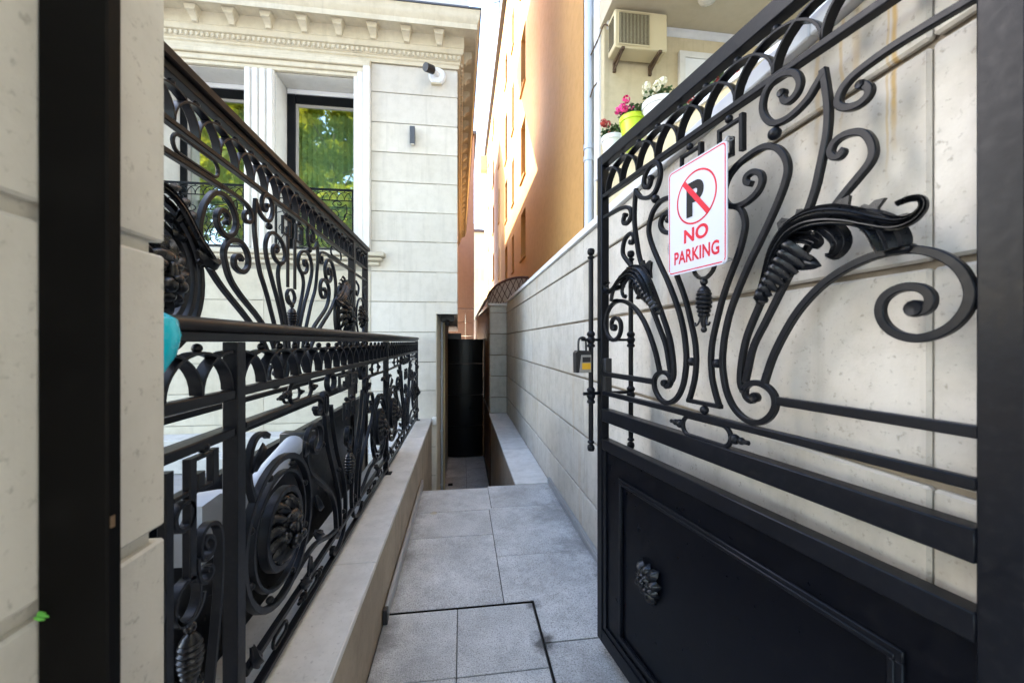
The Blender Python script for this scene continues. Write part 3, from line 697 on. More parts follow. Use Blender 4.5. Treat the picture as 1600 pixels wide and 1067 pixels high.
# tall black sheet metal gate closing the passage
t_g2 = thing('passage_casing', 'tall rounded glossy black metal casing filling the dark end of the passage', 'metal casing', (.08, 10.3, -1.6))
b = MB(); b.box(-.44, -.40, 10.30, 10.36, -1.597, 1.60); b.box(.565, .60, 10.30, 10.36, -1.597, 1.58); part('post', b, M['gloss'], t_g2)
for z0, z1 in ((-1.58, -.76), (-.75, .06), (.07, .90), (.91, 1.56)):
    b = MB(); P = [(-.40 + .965 * k / 16, 10.42 - .09 * math.sin(PI * k / 16) ** .8) for k in range(17)]
    b.prism(P + [(.565, 10.45), (-.40, 10.45)], z0, z1, 'z'); part('panel', b, M['gloss'], t_g2, sharp=50)
    b = MB(); b.prism([(x, y - .012) for x, y in P] + [(.565, 10.46), (-.40, 10.46)], z1 - .03, z1 + .004, 'z'); part('hoop', b, M['gloss'], t_g2, sharp=50)
b = MB(); b.box(-.44, -.02, 10.47, 10.5, -1.6, 1.72); part('side_panel', b, M['gloss'], t_g2)

# arched canopy over the yard behind the pier
t_cn = thing('canopy', 'arched pale canopy with brown lattice ribs above the pier, against the orange block', 'canopy', (1.1, 12, 2.3))
arc = [(1.555, 2.985), (1.40, 2.99), (1.20, 2.965), (1.0, 2.90), (.82, 2.80), (.68, 2.67), (.59, 2.52)]
b = MB(); sm = catmull(arc, 3); rr = [[(x, y, z) for x, z in sm] for y in (9.0, 12.0, 15.0, 17.0)]
b.rings(rr, False, False); part('roof_sheet', b, M['canopy'], t_cn)
for y in (8.97, 10.6, 12.2, 13.8, 15.4, 16.9):
    b = MB(); b.tube([(x, y, z + .025) for x, z in arc], .028, 6, 3); part('hoop', b, M['canopy_iron'], t_cn)
b = MB()
for k in range(0, len(sm) - 2, 3):
    for j in range(5):
        y0 = 8.97 + j * 1.6; b.tube([(sm[k][0], y0, sm[k][1] + .03), (sm[min(k + 3, len(sm) - 1)][0], y0 + 1.6, sm[min(k + 3, len(sm) - 1)][1] + .03)], .016, 5, 0)
        b.tube([(sm[k][0], y0 + 1.6, sm[k][1] + .03), (sm[min(k + 3, len(sm) - 1)][0], y0, sm[min(k + 3, len(sm) - 1)][1] + .03)], .016, 5, 0)
part('lattice', b, M['canopy_iron'], t_cn, kind='stuff')
b = MB(); b.prism([(x, z) for x, z in sm] + [(.59, 2.36), (1.555, 2.36)], 9.02, 9.03, 'y'); part('end_sheet', b, M['canopy'], t_cn, smooth=False)
for k in range(1, len(sm) - 2, 2):
    for dz in (-1, 1):
        b = MB(); x0_, z0_ = sm[k]; k2 = max(0, min(len(sm) - 1, k + dz * 4)); x1_ = sm[k2][0]
        b.tube([(x0_, 8.965 + dz * .012, z0_), (x1_, 8.965 + dz * .012, 2.36)], .008, 5, 0); part('lattice_bar', b, M['canopy_iron'], t_cn)
b = MB(); b.tube([(.585, 8.9, 2.50), (.585, 17, 2.50)], .03, 6, 0); part('gutter_rail', b, M['canopy_iron'], t_cn)

# ---------------------------------------------------------------- street trees behind the viewer (some mirrored in the house windows, the rest unseen, added to dim the street side)
def tree(name, label, x, y, h, r, n, seed):
    rnd = random.Random(seed)
    t = thing(name, label, 'tree', (x, y, gz), group='sunlit street trees mirrored in the window glass')
    b = MB(); b.tube([(0, 0, 0), (.15, .1, h * .3), (-.1, .15, h * .55), (.05, 0, h * .8)], .24, 9, 4, lambda q: 1.15 - .85 * q)
    for k in range(7):
        a = k * 2.4; z = h * (.35 + .06 * k); b.tube([(0, 0, z), (math.cos(a) * r * .35, math.sin(a) * r * .35, z + .9), (math.cos(a) * r * .75, math.sin(a) * r * .75, z + 1.6)], .09, 6, 3, lambda q: 1 - .8 * q)
    b.build('trunk', M['bark'], t)
    clumps = []
    for k in range(60):
        a = rnd.uniform(0, 2 * PI); q = rnd.random() ** .5 * r; z = h * rnd.uniform(.42, 1.0); q *= math.sqrt(max(.1, 1 - ((z / h - .66) / .42) ** 2))
        clumps.append((math.cos(a) * q, math.sin(a) * q, z, rnd.uniform(.7, 1.35)))
    b = MB()
    for k in range(n):
        cx, cy, cz, cr = rnd.choice(clumps); d = Vector((rnd.gauss(0, 1), rnd.gauss(0, 1), rnd.gauss(0, .8))); d = d.normalized() * cr * rnd.random() ** .4
        p = Vector((cx, cy, cz)) + d; s = rnd.uniform(.14, .30)
        u = Vector((rnd.uniform(-1, 1), rnd.uniform(-1, 1), rnd.uniform(-.6, .6))).normalized(); w = u.cross(Vector((rnd.uniform(-1, 1), rnd.uniform(-1, 1), 1))).normalized()
        b._add([p - u * s, p + w * s * .45, p + u * s, p - w * s * .45], [(0, 1, 2, 3)])
    o = b.build('crown', M['foliage'], t, smooth=False)
for i, (x, y, h, r) in enumerate([(-7.2, -11, 16.5, 4.0), (-12.2, -11, 17.0, 4.2), (-3.2, -14, 14.5, 3.8), (-9.5, -16, 19.5, 4.8), (-16.5, -12, 18, 4.4), (1.8, -9.5, 15, 4.0), (7.5, -9, 15.5, 4.4), (13.5, -10, 15, 4.4)]):
    tree('street_tree', ['bushy sunlit street tree mirrored in the right-hand house window', 'broad sunlit street tree mirrored in the left-hand house window', 'smaller sunlit street tree mirrored at the edge of the house window', 'tall street tree mirrored behind the other trees in the house windows', 'sunlit street tree mirrored at the left edge of the left-hand house window', 'unseen street tree added straight behind the viewer to dim light from the street', 'unseen street tree added behind the viewer, on the side of the open gate, to dim light from the street', 'farthest unseen street tree added on the side of the open gate to dim light from the street'][i], x, y, h, r, 15000, 11 + i)

# ================================================================ WROUGHT IRON
IR = M['iron']
R1 = [(.366, 2.123), (.351, 2.107), (.331, 2.085), (.304, 2.071), (.275, 2.065), (.245, 2.071), (.223, 2.094), (.211, 2.124), (.213, 2.154), (.226, 2.176), (.250, 2.186), (.278, 2.181), (.301, 2.164), (.311, 2.139), (.307, 2.120), (.295, 2.109), (.281, 2.107), (.270, 2.118), (.266, 2.137)]
R2 = [(.364, 2.132), (.370, 2.09), (.374, 2.054), (.375, 2.015), (.372, 1.977), (.365, 1.942), (.357, 1.906), (.346, 1.86), (.326, 1.81), (.295, 1.765), (.262, 1.714), (.232, 1.658), (.199, 1.596), (.163, 1.52), (.146, 1.456), (.139, 1.40), (.142, 1.370), (.152, 1.36)]
R3 = [(.613, 2.090), (.553, 2.090), (.503, 2.089), (.466, 2.085), (.432, 2.078), (.410, 2.066), (.398, 2.048), (.398, 2.029), (.413, 2.014), (.434, 2.008), (.451, 2.014), (.456, 2.027), (.450, 2.040), (.441, 2.047)]
R4 = [(.400, 1.926), (.405, 1.920), (.398, 1.914), (.387, 1.918), (.380, 1.932), (.385, 1.947), (.400, 1.956), (.421, 1.955), (.444, 1.943), (.458, 1.919), (.462, 1.894), (.455, 1.874), (.434, 1.852), (.410, 1.829), (.385, 1.801), (.339, 1.74), (.292, 1.683), (.258, 1.625), (.219, 1.555), (.182, 1.488), (.165, 1.424), (.155, 1.383)]
R5 = [(.176, 1.940), (.160, 1.951), (.161, 1.967), (.182, 1.971), (.203, 1.957), (.209, 1.937), (.200, 1.916), (.182, 1.902), (.153, 1.893), (.118, 1.896), (.092, 1.914), (.080, 1.943), (.088, 1.973), (.105, 1.996), (.130, 2.012), (.158, 2.021), (.190, 2.026), (.219, 2.023), (.251, 2.004), (.273, 1.970), (.280, 1.937), (.272, 1.903), (.254, 1.863), (.229, 1.818), (.203, 1.774), (.176, 1.731), (.152, 1.688), (.129, 1.643), (.104, 1.587), (.086, 1.525), (.077, 1.465), (.076, 1.43), (.080, 1.395), (.090, 1.353), (.110, 1.315), (.137, 1.289), (.170, 1.276), (.204, 1.280), (.232, 1.302), (.246, 1.331), (.242, 1.360), (.222, 1.379), (.194, 1.386), (.168, 1.380), (.154, 1.363), (.159, 1.343), (.176, 1.334), (.187, 1.346)]
R7 = [(.118, 1.896), (.140, 1.880), (.152, 1.855), (.155, 1.828), (.147, 1.792), (.134, 1.756), (.114, 1.715), (.094, 1.674), (.073, 1.623), (.052, 1.556), (.037, 1.501), (.032, 1.46), (.031, 1.434), (.036, 1.385), (.048, 1.341), (.064, 1.300)]
R8 = [(.214, 1.386), (.224, 1.417), (.241, 1.463), (.272, 1.523), (.306, 1.575), (.346, 1.618), (.383, 1.646), (.424, 1.666), (.466, 1.678), (.503, 1.680), (.537, 1.673), (.568, 1.655), (.591, 1.628), (.603, 1.595), (.603, 1.570), (.593, 1.544), (.576, 1.523), (.553, 1.510), (.529, 1.506), (.503, 1.514), (.483, 1.533), (.474, 1.560), (.479, 1.585), (.496, 1.601), (.517, 1.606), (.538, 1.601), (.551, 1.586), (.550, 1.566), (.538, 1.556), (.529, 1.563)]
def mir(p): return [(-x, z) for x, z in p]

def scroll(root, pts, W=.0155, D=.0165, y0=0.0, name='scroll', end=0.0, both=True, taper=None, smooth=4):
    out = []
    for s in ((1, -1) if both else (1,)):
        P = pts if s == 1 else mir(pts)
        b = MB(); b.bar(P, W, D, y0, smooth, taper=taper)
        if end > 0:
            e = P[-1]; b.lathe([(end * .2, -.001), (end * .8, -.003), (end, .002), (end, D - .002), (end * .8, D + .002), (end * .2, D + .001)], (e[0], y0, e[1]), 'y', 12)
        out.append(b.build(name, IR, root))
    return out
_cache = {}
def ball_mesh(r):
    k = ('ball', r)
    if k not in _cache:
        b = MB(); b.ball((0, 0, 0), r, 12, 8); _cache[k] = b.mesh('ball', IR)
    return _cache[k]
def ball(root, x, z, r=.012, y=.010): return link_mesh('ball', ball_mesh(r), root, (x, y, z))
def ell(cx, cz, rx, rz, a0=0, a1=2 * PI, n=20): return [(cx + rx * math.cos(a0 + (a1 - a0) * i / n), cz + rz * math.sin(a0 + (a1 - a0) * i / n)) for i in range(n + 1)]
def ring(root, cx, cz, rx, rz, W=.012, D=.014, y0=.002, name='ring', n=20):
    b = MB(); b.bar(ell(cx, cz, rx, rz, n=n), W, D, y0, 0, closed=True); return b.build(name, IR, root)
def arcade(root, x0, x1, z0, h, p=.12, W=.0075, D=.030, y0=.004, dz_ball=.012, rb=.0125):
    """row of interlaced half-round arches, a ball on each"""
    n = int(round((x1 - x0) / p)); p = (x1 - x0) / n
    k = ('arch', round(p, 4), h)
    if k not in _cache:
        b = MB(); b.bar(ell(0, 0, p, h, PI, 0, 16), W, D, 0, 0); _cache[k] = b.mesh('arch', IR)
    for i in range(1, n):
        link_mesh('arch', _cache[k], root, (x0 + i * p, y0 + (.0006 if i % 2 else 0), z0))
        ball(root, x0 + i * p, z0 + h + dz_ball, rb, y0 + D / 2)
    for e, s in ((x0, 1), (x1, -1)):
        b = MB(); b.bar(ell(e, z0, p, h, PI / 2, 0 if s == 1 else PI, 8), W, D, y0 + .0003, 0); b.build('arch', IR, root)
def link(root, cx, cz, hw, hh, knobs=True, t=.014, y=.010):
    P = []
    for i in range(9): a = PI / 2 - PI * i / 8; P.append((cx + hw - hh + hh * math.cos(a), cz + hh * math.sin(a)))
    for i in range(9): a = -PI / 2 - PI * i / 8; P.append((cx - hw + hh + hh * math.cos(a), cz + hh * math.sin(a)))
    b = MB(); b.bar(P, t, t, y - t / 2, 0, closed=True, ch=.5)
    if knobs:
        for s in (1, -1): b.ball((cx + s * (hw + .013), y, cz), .0155, 10, 7); b.ball((cx + s * (hw + .036), y, cz), .011, 10, 7); b.lathe([(.007, 0), (.007, .06)], (cx + s * hw - (.06 if s < 0 else 0), y, cz), 'x', 8)
    return b.build('link', IR, root)
def meander(root, x0, w, z1, z0, W=.011, D=.013, y0=.004):
    """one square hook: left leg, top bar, right leg, inner stub"""
    b = MB()
    b.bar([(x0, z0), (x0, z1)], W, D, y0, 0); b.bar([(x0 + W / 2 + .0003, z1 - W / 2), (x0 + w - W / 2 - .0003, z1 - W / 2)], W, D, y0, 0)
    b.bar([(x0 + w, z0), (x0 + w, z1 + .006)], W * 1.25, D * 1.4, y0, 0); b.bar([(x0 + w * .58, z0), (x0 + w * .58, z0 + (z1 - z0) * .55)], W, D, y0, 0)
    b.bar([(x0 + W / 2 + .0003, z0 + W / 2), (x0 + w * .58 - W / 2 - .0003, z0 + W / 2)], W, D, y0, 0)
    ball_ = b.build('meander', IR, root); ball(root, x0 + w * .45, z1 + .014, .012); return ball_
def pendant(root, cx, z1, k=1.0, y=.008):
    b = MB()
    b.bar([(cx - .045 * k, z1 + .04 * k), (cx - .036 * k, z1 + .018 * k), (cx - .014 * k, z1 + .002), (cx, z1)], .010 * k, .012, y - .006, 4); b.bar([(cx + .045 * k, z1 + .04 * k), (cx + .036 * k, z1 + .018 * k), (cx + .014 * k, z1 + .002), (cx + .0004, z1)], .010 * k, .012, y - .0055, 4)
    b.ball((cx, y, z1 - .012 * k), .0125 * k, 10, 7)
    prof = [(.004, z1 - .022 * k), (.014 * k, z1 - .030 * k), (.021 * k, z1 - .042 * k)]
    z = z1 - .045 * k
    for i in range(6):
        rr = (.023, .0245, .025, .0235, .021, .018)[i] * k; prof += [(rr * .86, z), (rr * 1.06, z - .005 * k), (rr * .98, z - .011 * k)]; z -= .0135 * k
    prof += [(.014 * k, z), (.009 * k, z - .025 * k), (.006 * k, z - .034 * k)]
    b.lathe(prof, (cx, y, 0), 'z', 16)
    b.ball((cx, y, z - .040 * k), .010 * k, 10, 7)
    for s in (1, -1): b.tube([(cx + s * .012 * k, y, z + .005), (cx + s * .018 * k, y - .006, z - .020 * k), (cx + s * .027 * k, y - .008, z - .026 * k), (cx + s * .031 * k, y - .006, z - .016 * k)], .0035 * k, 6, 3)
    return b.build('pendant', M['cast'], root)
def acanthus(root, s=1, dx=0.0):
    """ribbed bell, big curling leaf, side lobes and jagged tips (right-hand version for s = 1)"""
    f = lambda P: [(s * x + dx, z) for x, z in P]
    o = []
    b = MB()
    b.leaf(f([(.205, 1.612), (.226, 1.652), (.246, 1.694), (.268, 1.735), (.302, 1.772), (.345, 1.787), (.392, 1.783), (.437, 1.766), (.477, 1.744), (.513, 1.727), (.540, 1.728), (.557, 1.742), (.556, 1.759), (.538, 1.766), (.516, 1.764)]),
           [.009, .013, .019, .024, .0255, .0255, .024, .020, .0165, .0145, .012, .0095, .007, .005, .004], -.008, .010, 4, .0062, .004, 18, [0, .004, .010, .016, .018, .018, .016, .014, .012, .012, .014, .018, .02, .018, .016], tilt=.55 * s)
    o.append(b.build('acanthus_leaf', M['cast'], root))
    lobes = [([(.33, 1.776), (.372, 1.768), (.405, 1.742), (.418, 1.712), (.405, 1.690), (.388, 1.694)], [.010, .016, .019, .017, .011, .004], .016),
             ([(.285, 1.762), (.318, 1.752), (.345, 1.744), (.366, 1.728), (.362, 1.714)], [.009, .014, .015, .012, .005], .012),
             ([(.415, 1.772), (.458, 1.757), (.490, 1.728), (.504, 1.698), (.508, 1.680)], [.012, .019, .026, .027, .024], .014)]
    for P, w, l in lobes:
        b = MB(); b.leaf(f(P), w, -.006, .006, 3, .0045, .003, 12, [l] * len(P), tilt=.45 * s); o.append(b.build('leaf_lobe', M['cast'], root))
    for P in ([(.355, 1.775), (.366, 1.798), (.371, 1.815), (.383, 1.810), (.390, 1.803), (.401, 1.815), (.422, 1.818), (.419, 1.799), (.427, 1.786), (.440, 1.768)],
              [(.430, 1.765), (.440, 1.779), (.444, 1.788), (.450, 1.789), (.458, 1.784), (.468, 1.791), (.485, 1.790), (.473, 1.774), (.470, 1.745)],
              [(.258, 1.745), (.262, 1.775), (.256, 1.806), (.269, 1.816), (.290, 1.807), (.302, 1.808), (.307, 1.825), (.321, 1.822), (.328, 1.809), (.346, 1.797), (.340, 1.765)],
              [(.440, 1.735), (.466, 1.752), (.496, 1.747), (.521, 1.748), (.528, 1.737), (.514, 1.728), (.485, 1.728)]):
        b = MB(); b.prism(f(P), .000, .010, 'y'); o.append(b.build('leaf_tip', M['cast'], root, smooth=False))
    b = MB()
    for k in range(8):                                              # ribbed shell-shaped bell round the stem
        q = k / 7; x0, z0 = .206 + .052 * q, 1.622 + .105 * q; x1, z1 = .222 + .122 * q, 1.606 + .086 * q
        mx_, mz_ = (x0 + x1) / 2 + .004, (z0 + z1) / 2 + .010 + .016 * q
        b.leaf(f([(x0, z0), ((x0 + mx_) / 2, (z0 + mz_) / 2 + .004), (mx_, mz_), ((x1 + mx_) / 2, (z1 + mz_) / 2 + .002), (x1, z1)]), [.008, .0125, .0140, .0125, .005], -.004, .006, 1, .0015, .006, 8, [.0, .014 + .010 * q, .020 + .014 * q, .014 + .010 * q, .0])
    b.lathe([(.004, -.012), (.014, -.008), (.016, .0), (.014, .008), (.004, .012)], (s * .212 + dx, .002, 1.612), 'z', 12)
    b.leaf(f([(.300, 1.700), (.325, 1.692), (.346, 1.682), (.360, 1.676)]), [.022, .020, .012, .001], .004, .008, 1, .002, .004, 6)
    o.append(b.build('bell', M['cast'], root))
    b = MB(); b.box(s * .486 + dx, s * .528 + dx, -.010, .024, 1.672, 1.690, c=.005); o.append(b.build('collar', IR, root))
    return o
def rosette(root, cx, cz, r, y0):
    b = MB()
    for k in range(9):
        a = 2 * PI * k / 9 + .2; d = (math.cos(a), math.sin(a)); rr = r * (1.05 if k % 2 else .85)
        b.leaf([(cx + d[0] * r * .12, cz + d[1] * r * .12), (cx + d[0] * rr * .45, cz + d[1] * rr * .45), (cx + d[0] * rr * .8, cz + d[1] * rr * .8), (cx + d[0] * rr, cz + d[1] * rr)], [r * .10, r * .26, r * .24, r * .03], y0, .016, 1, .003, .003, 6, [.004, .020, .016, .002])
    for k in range(6):
        a = 2 * PI * k / 6; d = (math.cos(a), math.sin(a)); rr = r * .55
        b.leaf([(cx + d[0] * r * .05, cz + d[1] * r * .05), (cx + d[0] * rr * .55, cz + d[1] * rr * .55), (cx + d[0] * rr, cz + d[1] * rr)], [r * .10, r * .24, r * .04], y0, .014, 1, .002, .003, 6, [.020, .034, .020])
    b.ball((cx, y0 - .040, cz), r * .20, 12, 8)
    return b.build('rosette', M['cast'], root)
def lion(root, cx, cz, r, y0):
    """lion mask in relief: face, brow, muzzle, nose, cheeks and a mane of curled locks"""
    b = MB(); F = lambda x, z: (cx + x * r, y0, cz + z * r)
    for k in range(14):
        a = 2 * PI * k / 14; d = (math.cos(a), math.sin(a)); q = (-d[1] * .25, d[0] * .25)
        b.leaf([(cx + d[0] * r * .55, cz + d[1] * r * .55), (cx + (d[0] * .8 + q[0] * .4) * r, cz + (d[1] * .8 + q[1] * .4) * r), (cx + (d[0] * 1.02 + q[0]) * r, cz + (d[1] * 1.02 + q[1]) * r), (cx + (d[0] * .98 + q[0] * 1.9) * r, cz + (d[1] * .98 + q[1] * 1.9) * r)],
               [r * .12, r * .19, r * .14, r * .02], y0, .3 * r * .5, 1, .003, .004, 6, [.25 * r, .22 * r, .10 * r, .03 * r])
    def bl(x, z, d, rr, sc=(1, 1, 1)): b.ball((cx + x * r, y0 - d * r, cz + z * r), rr * r, 14, 9, sc)
    bl(0, .05, .12, .62, (1, .62, 1.05)); bl(0, .42, .30, .34, (1.3, .7, .7)); bl(-.26, .22, .44, .19, (1.2, .7, .6)); bl(.26, .22, .44, .19, (1.2, .7, .6))
    bl(-.25, .10, .46, .10); bl(.25, .10, .46, .10); bl(0, .02, .52, .16, (.8, .9, 1.9)); bl(0, -.14, .68, .13, (1.35, .8, .8))
    bl(-.17, -.30, .55, .24, (1, .85, .85)); bl(.17, -.30, .55, .24, (1, .85, .85)); bl(0, -.55, .42, .20, (1.2, .8, .8)); bl(-.42, -.10, .30, .22); bl(.42, -.10, .30, .22)
    bl(-.52, .50, .22, .17, (1, .6, 1)); bl(.52, .50, .22, .17, (1, .6, 1))
    return b.build('lion_mask', M['cast'], root)
def rail_bar(root, x0, x1, z0, z1, y0=0.0, y1=.020, name='rail', c=.003, mat=None):
    b = MB(); b.box(x0, x1, y0, y1, z0, z1, c=c); return b.build(name, mat or IR, root)

def centre_motif(root, with_outer=True):
    """the lyre pattern shared by the gate leaves"""
    for P, e in ((R1, .011), (R3, .010), (R5, .014), (R7, 0), (R2, .010)):
        scroll(root, P, end=e, W=.0142 if P is R7 else .0160, y0=.0004 if P in (R2, R7) else 0)
    b = MB(); b.bar([(-.070, 1.300), (.070, 1.300)], .013, .017, .0007, 0); b.build('foot_bar', IR, root)
    for s in (1, -1): ball(root, s * .242, 2.046, .0165); ball(root, s * .0535, 1.432, .0145)
    ball(root, .002, 1.279, .0145)
    meander(root, -.100, .085, 2.145, 2.050); meander(root, .062, .080, 2.150, 2.050)
    pendant(root, .002, 1.704)
    link(root, .005, 1.213, .100, .032)

# ---------------------------------------------------------------- the open pedestrian gate on the right
ang = math.atan2(-.986, .164)
gdir = Vector((.164, -.986, 0)).normalized()
far_pt = Vector((.656, 1.811, 0))
t_gate = thing('pedestrian_gate', 'open black wrought iron gate leaf with acanthus leaves above a solid panel, on the right', 'gate', far_pt + gdir * .67, ang)
G = t_gate
b = MB(); b.box(-.671, -.628, 0, .042, .06, 2.3955, c=.003); b.build('stile', IR, G)
b = MB(); b.box(.613, .668, -.002, .046, .06, 2.397, c=.003); b.build('stile', IR, G)
rail_bar(G, -.6275, .6125, 2.342, 2.3955, 0, .040, 'top_rail')
rail_bar(G, -.6275, .6125, 2.183, 2.203, .002, .030)
arcade(G, -.600, .600, 2.2045, .107)
rail_bar(G, -.6275, .6125, 1.244, 1.266, .001, .020)
b = MB(); b.bar([(.247, 1.345), (.6125, 1.345)], .022, .019, .0012, 0); b.build('rail', IR, G)
b = MB(); b.bar([(-.247, 1.345), (-.6275, 1.345)], .022, .019, .0012, 0); b.build('rail', IR, G)
rail_bar(G, -.6275, .6125, 1.120, 1.180, -.001, .042, 'mid_rail')
rail_bar(G, -.6275, .6125, .985, 1.037, -.001, .042, 'lower_rail')
rail_bar(G, -.6275, .6125, .06, .125, -.001, .042, 'bottom_rail')
b = MB(); b.box(-.6274, .6124, .014, .026, .1255, .9845); b.build('panel', M['sheet'], G)
b = MB()
for q in range(2):
    e = .012 * q; y0_, y1_ = ((.004, .0138), (-.001, .0039))[q]
    xa, xb, za, zb = -.492 + e, .512 - e, .178 + e, .893 - e; w = .024 - .012 * q
    b.box(xa, xb, y0_, y1_, zb - w, zb, c=.002); b.box(xa, xb, y0_, y1_, za, za + w, c=.002); b.box(xa, xa + w, y0_, y1_, za + w + .0005, zb - w - .0005, c=.002); b.box(xb - w, xb, y0_, y1_, za + w + .0005, zb - w - .0005, c=.002)
b.build('panel_moulding', IR, G)
b = MB(); b.box(-.6274, -.6, .006, .0135, .1256, .9844); b.box(-.5995, .6124, .006, .0135, .1256, .150, c=.002); b.build('inner_bead', IR, G)
rosette(G, -.276, .562, .078, .013)
centre_motif(G)
scroll(G, R4, W=.0150, y0=.0008, end=.0); scroll(G, R8, W=.0166, end=.0165)
acanthus(G, 1); acanthus(G, -1)
b = MB(); b.box(.670, .735, -.004, .052, .0, 2.75, c=.003); hp = b.build('hinge_post', M['post'], G)
for z in (.35, 2.15):
    b = MB(); b.lathe([(.004, -.05), (.011, -.048), (.011, .048), (.004, .05)], (.669, -.010, z), 'z', 10); b.build('hinge', IR, G)
# pull handles on both faces, cross bolts, lock case
def handle(y, x):
    b = MB(); z0, z1 = 1.0, 1.92
    prof = [(.004, 0), (.015, .004), (.0185, .016), (.0165, .028), (.008, .036), (.017, .042), (.017, .048), (.011, .054), (.012, .066)]
    P = [(r, z0 - .03 + h) for r, h in prof] + [(.0118, z0 + .20), (.020, z0 + .205), (.020, z0 + .212), (.014, z0 + .22), (.021, z0 + .235), (.021, z0 + .243), (.014, z0 + .252), (.020, z0 + .262), (.020, z0 + .27), (.0118, z0 + .28), (.0118, z0 + .47), (.020, z0 + .475), (.020, z0 + .482), (.014, z0 + .49), (.021, z0 + .505), (.021, z0 + .513), (.014, z0 + .522), (.020, z0 + .53), (.020, z0 + .54), (.0118, z0 + .55)] + [(r, z1 + .03 - h) for r, h in reversed(prof)]
    b.lathe(P, (x, y, 0), 'z', 14); return b.build('pull_handle', IR, G)
handle(-.042, -.655); handle(.170, -.640)
for z in (1.508, 1.250):
    b = MB(); b.tube([(-.650, -.095 if z > 1.3 else -.085, z), (-.645, .172, z)], .0065 if z > 1.3 else .008, 8, 0); b.build('cross_bolt', IR, G)
b = MB(); b.box(-.627, -.600, .003, .040, 1.245, 1.42, c=.002); b.build('lock_case', M['black'], G)

# ---------------------------------------------------------------- NO PARKING sign
t_sign = thing('no_parking_sign', 'white rectangular NO PARKING sign wired to the open gate', 'sign', G.location, ang)
sx0, sx1, sz0, sz1 = -.1245, .126, 1.727, 2.087
SY = -.026
def rrect(x0, x1, z0, z1, r, n=5):
    P = []
    for cx, cz, a in ((x1 - r, z0 + r, -PI / 2), (x1 - r, z1 - r, 0), (x0 + r, z1 - r, PI / 2), (x0 + r, z0 + r, PI)):
        for i in range(n + 1): P.append((cx + r * math.cos(a + PI / 2 * i / n), cz + r * math.sin(a + PI / 2 * i / n)))
    return P
b = MB(); b.prism(rrect(sx0, sx1, sz0, sz1, .016), SY, SY + .003, 'y'); b.build('plate', M['sign_white'], t_sign, sharp=30)
def band(outer, inner, y):
    n = len(outer); v = [(x, y, z) for x, z in outer] + [(x, y, z) for x, z in inner]
    bb = MB(); bb._add(v, [(i, (i + 1) % n, n + (i + 1) % n, n + i) for i in range(n)]); return bb
band(rrect(sx0 + .005, sx1 - .005, sz0 + .005, sz1 - .005, .013), rrect(sx0 + .0088, sx1 - .0088, sz0 + .0088, sz1 - .0088, .010), SY - .0006).build('border', M['sign_red'], t_sign, smooth=False)
ccx, ccz, cr = .004, 1.962, .0855
band(ell(ccx, ccz, cr, cr, n=40)[:-1], ell(ccx, ccz, cr - .006, cr - .006, n=40)[:-1], SY - .0006).build('ring', M['sign_red'], t_sign, smooth=False)
b = MB(); d = (math.cos(math.radians(-50)), math.sin(math.radians(-50))); nrm = (-d[1], d[0]); L_ = cr - .003
b._add([(ccx + d[0] * q * L_ + nrm[0] * w * .0085, SY - .0016, ccz + d[1] * q * L_ + nrm[1] * w * .0085) for q, w in ((-1, -1), (1, -1), (1, 1), (-1, 1))], [(0, 1, 2, 3)]); b.build('slash', M['sign_red'], t_sign, smooth=False)
def lettering(txt, cx, cz, h, width, mat, y, bold):
    cu = bpy.data.curves.new('text', 'FONT'); cu.body = txt; cu.align_x = 'LEFT'; cu.size = 1.0; cu.offset = bold; cu.space_character = 1.04
    ob = bpy.data.objects.new('text', cu); COL.objects.link(ob); bpy.context.view_layer.update()
    dg = bpy.context.evaluated_depsgraph_get(); me = bpy.data.meshes.new_from_object(ob.evaluated_get(dg)); bpy.data.objects.remove(ob)
    xs_ = [v.co.x for v in me.vertices]; ys_ = [v.co.y for v in me.vertices]; x0, x1, y0, y1 = min(xs_), max(xs_), min(ys_), max(ys_)
    for v in me.vertices:
        v.co = ((v.co.x - (x0 + x1) / 2) / (x1 - x0) * width + cx, y, (v.co.y - (y0 + y1) / 2) / (y1 - y0) * h + cz)
    me.materials.clear(); me.materials.append(mat)
    return link_mesh('lettering', me, t_sign)
lettering('P', .001, 1.960, .112, .074, M['sign_black'], SY - .0010, .045)
lettering('NO', .004, 1.846, .046, .104, M['sign_red'], SY - .0006, .034)
lettering('PARKING', .002, 1.782, .044, .192, M['sign_red'], SY - .0006, .028)
b = MB()
for x, z in ((sx1 - .008, sz1 - .004), (sx0 + .006, sz0 + .006), (sx1 - .014, sz0 + .004)): b.tube([(x, SY - .003, z), (x + .006, SY + .006, z + .012), (x + .002, SY + .03, z + .010), (x - .004, SY + .012, z + .002)], .0018, 6, 4)
b.build('wire_tie', M['alu'], t_sign)

# ---------------------------------------------------------------- padlock on the cross bolt
t_lock = thing('padlock', 'grey combination padlock with a yellow label hanging from the gate bolt', 'padlock', G.location, ang)
b = MB(); lx, ly = -.652, -.088
b.tube([(lx, ly - .022, 1.44), (lx, ly - .022, 1.500), (lx, ly - .012, 1.516), (lx, ly + .006, 1.518), (lx, ly + .016, 1.505), (lx, ly + .018, 1.44)], .0055, 8, 4); b.build('shackle', M['black'], t_lock)
b = MB(); b.prism([(ly - .040, 1.352), (ly + .036, 1.352), (ly + .038, 1.44), (ly + .030, 1.456), (ly - .032, 1.458), (ly - .042, 1.446)], lx - .018, lx + .016, 'x'); b.build('case', M['black'], t_lock, sharp=20)
b = MB(); b.prism([(ly - .026, 1.354), (ly + .034, 1.354), (ly + .034, 1.436), (ly - .016, 1.436)], lx + .0165, lx + .022, 'x'); b.build('front_plate', M['lock_grey'], t_lock, smooth=False)
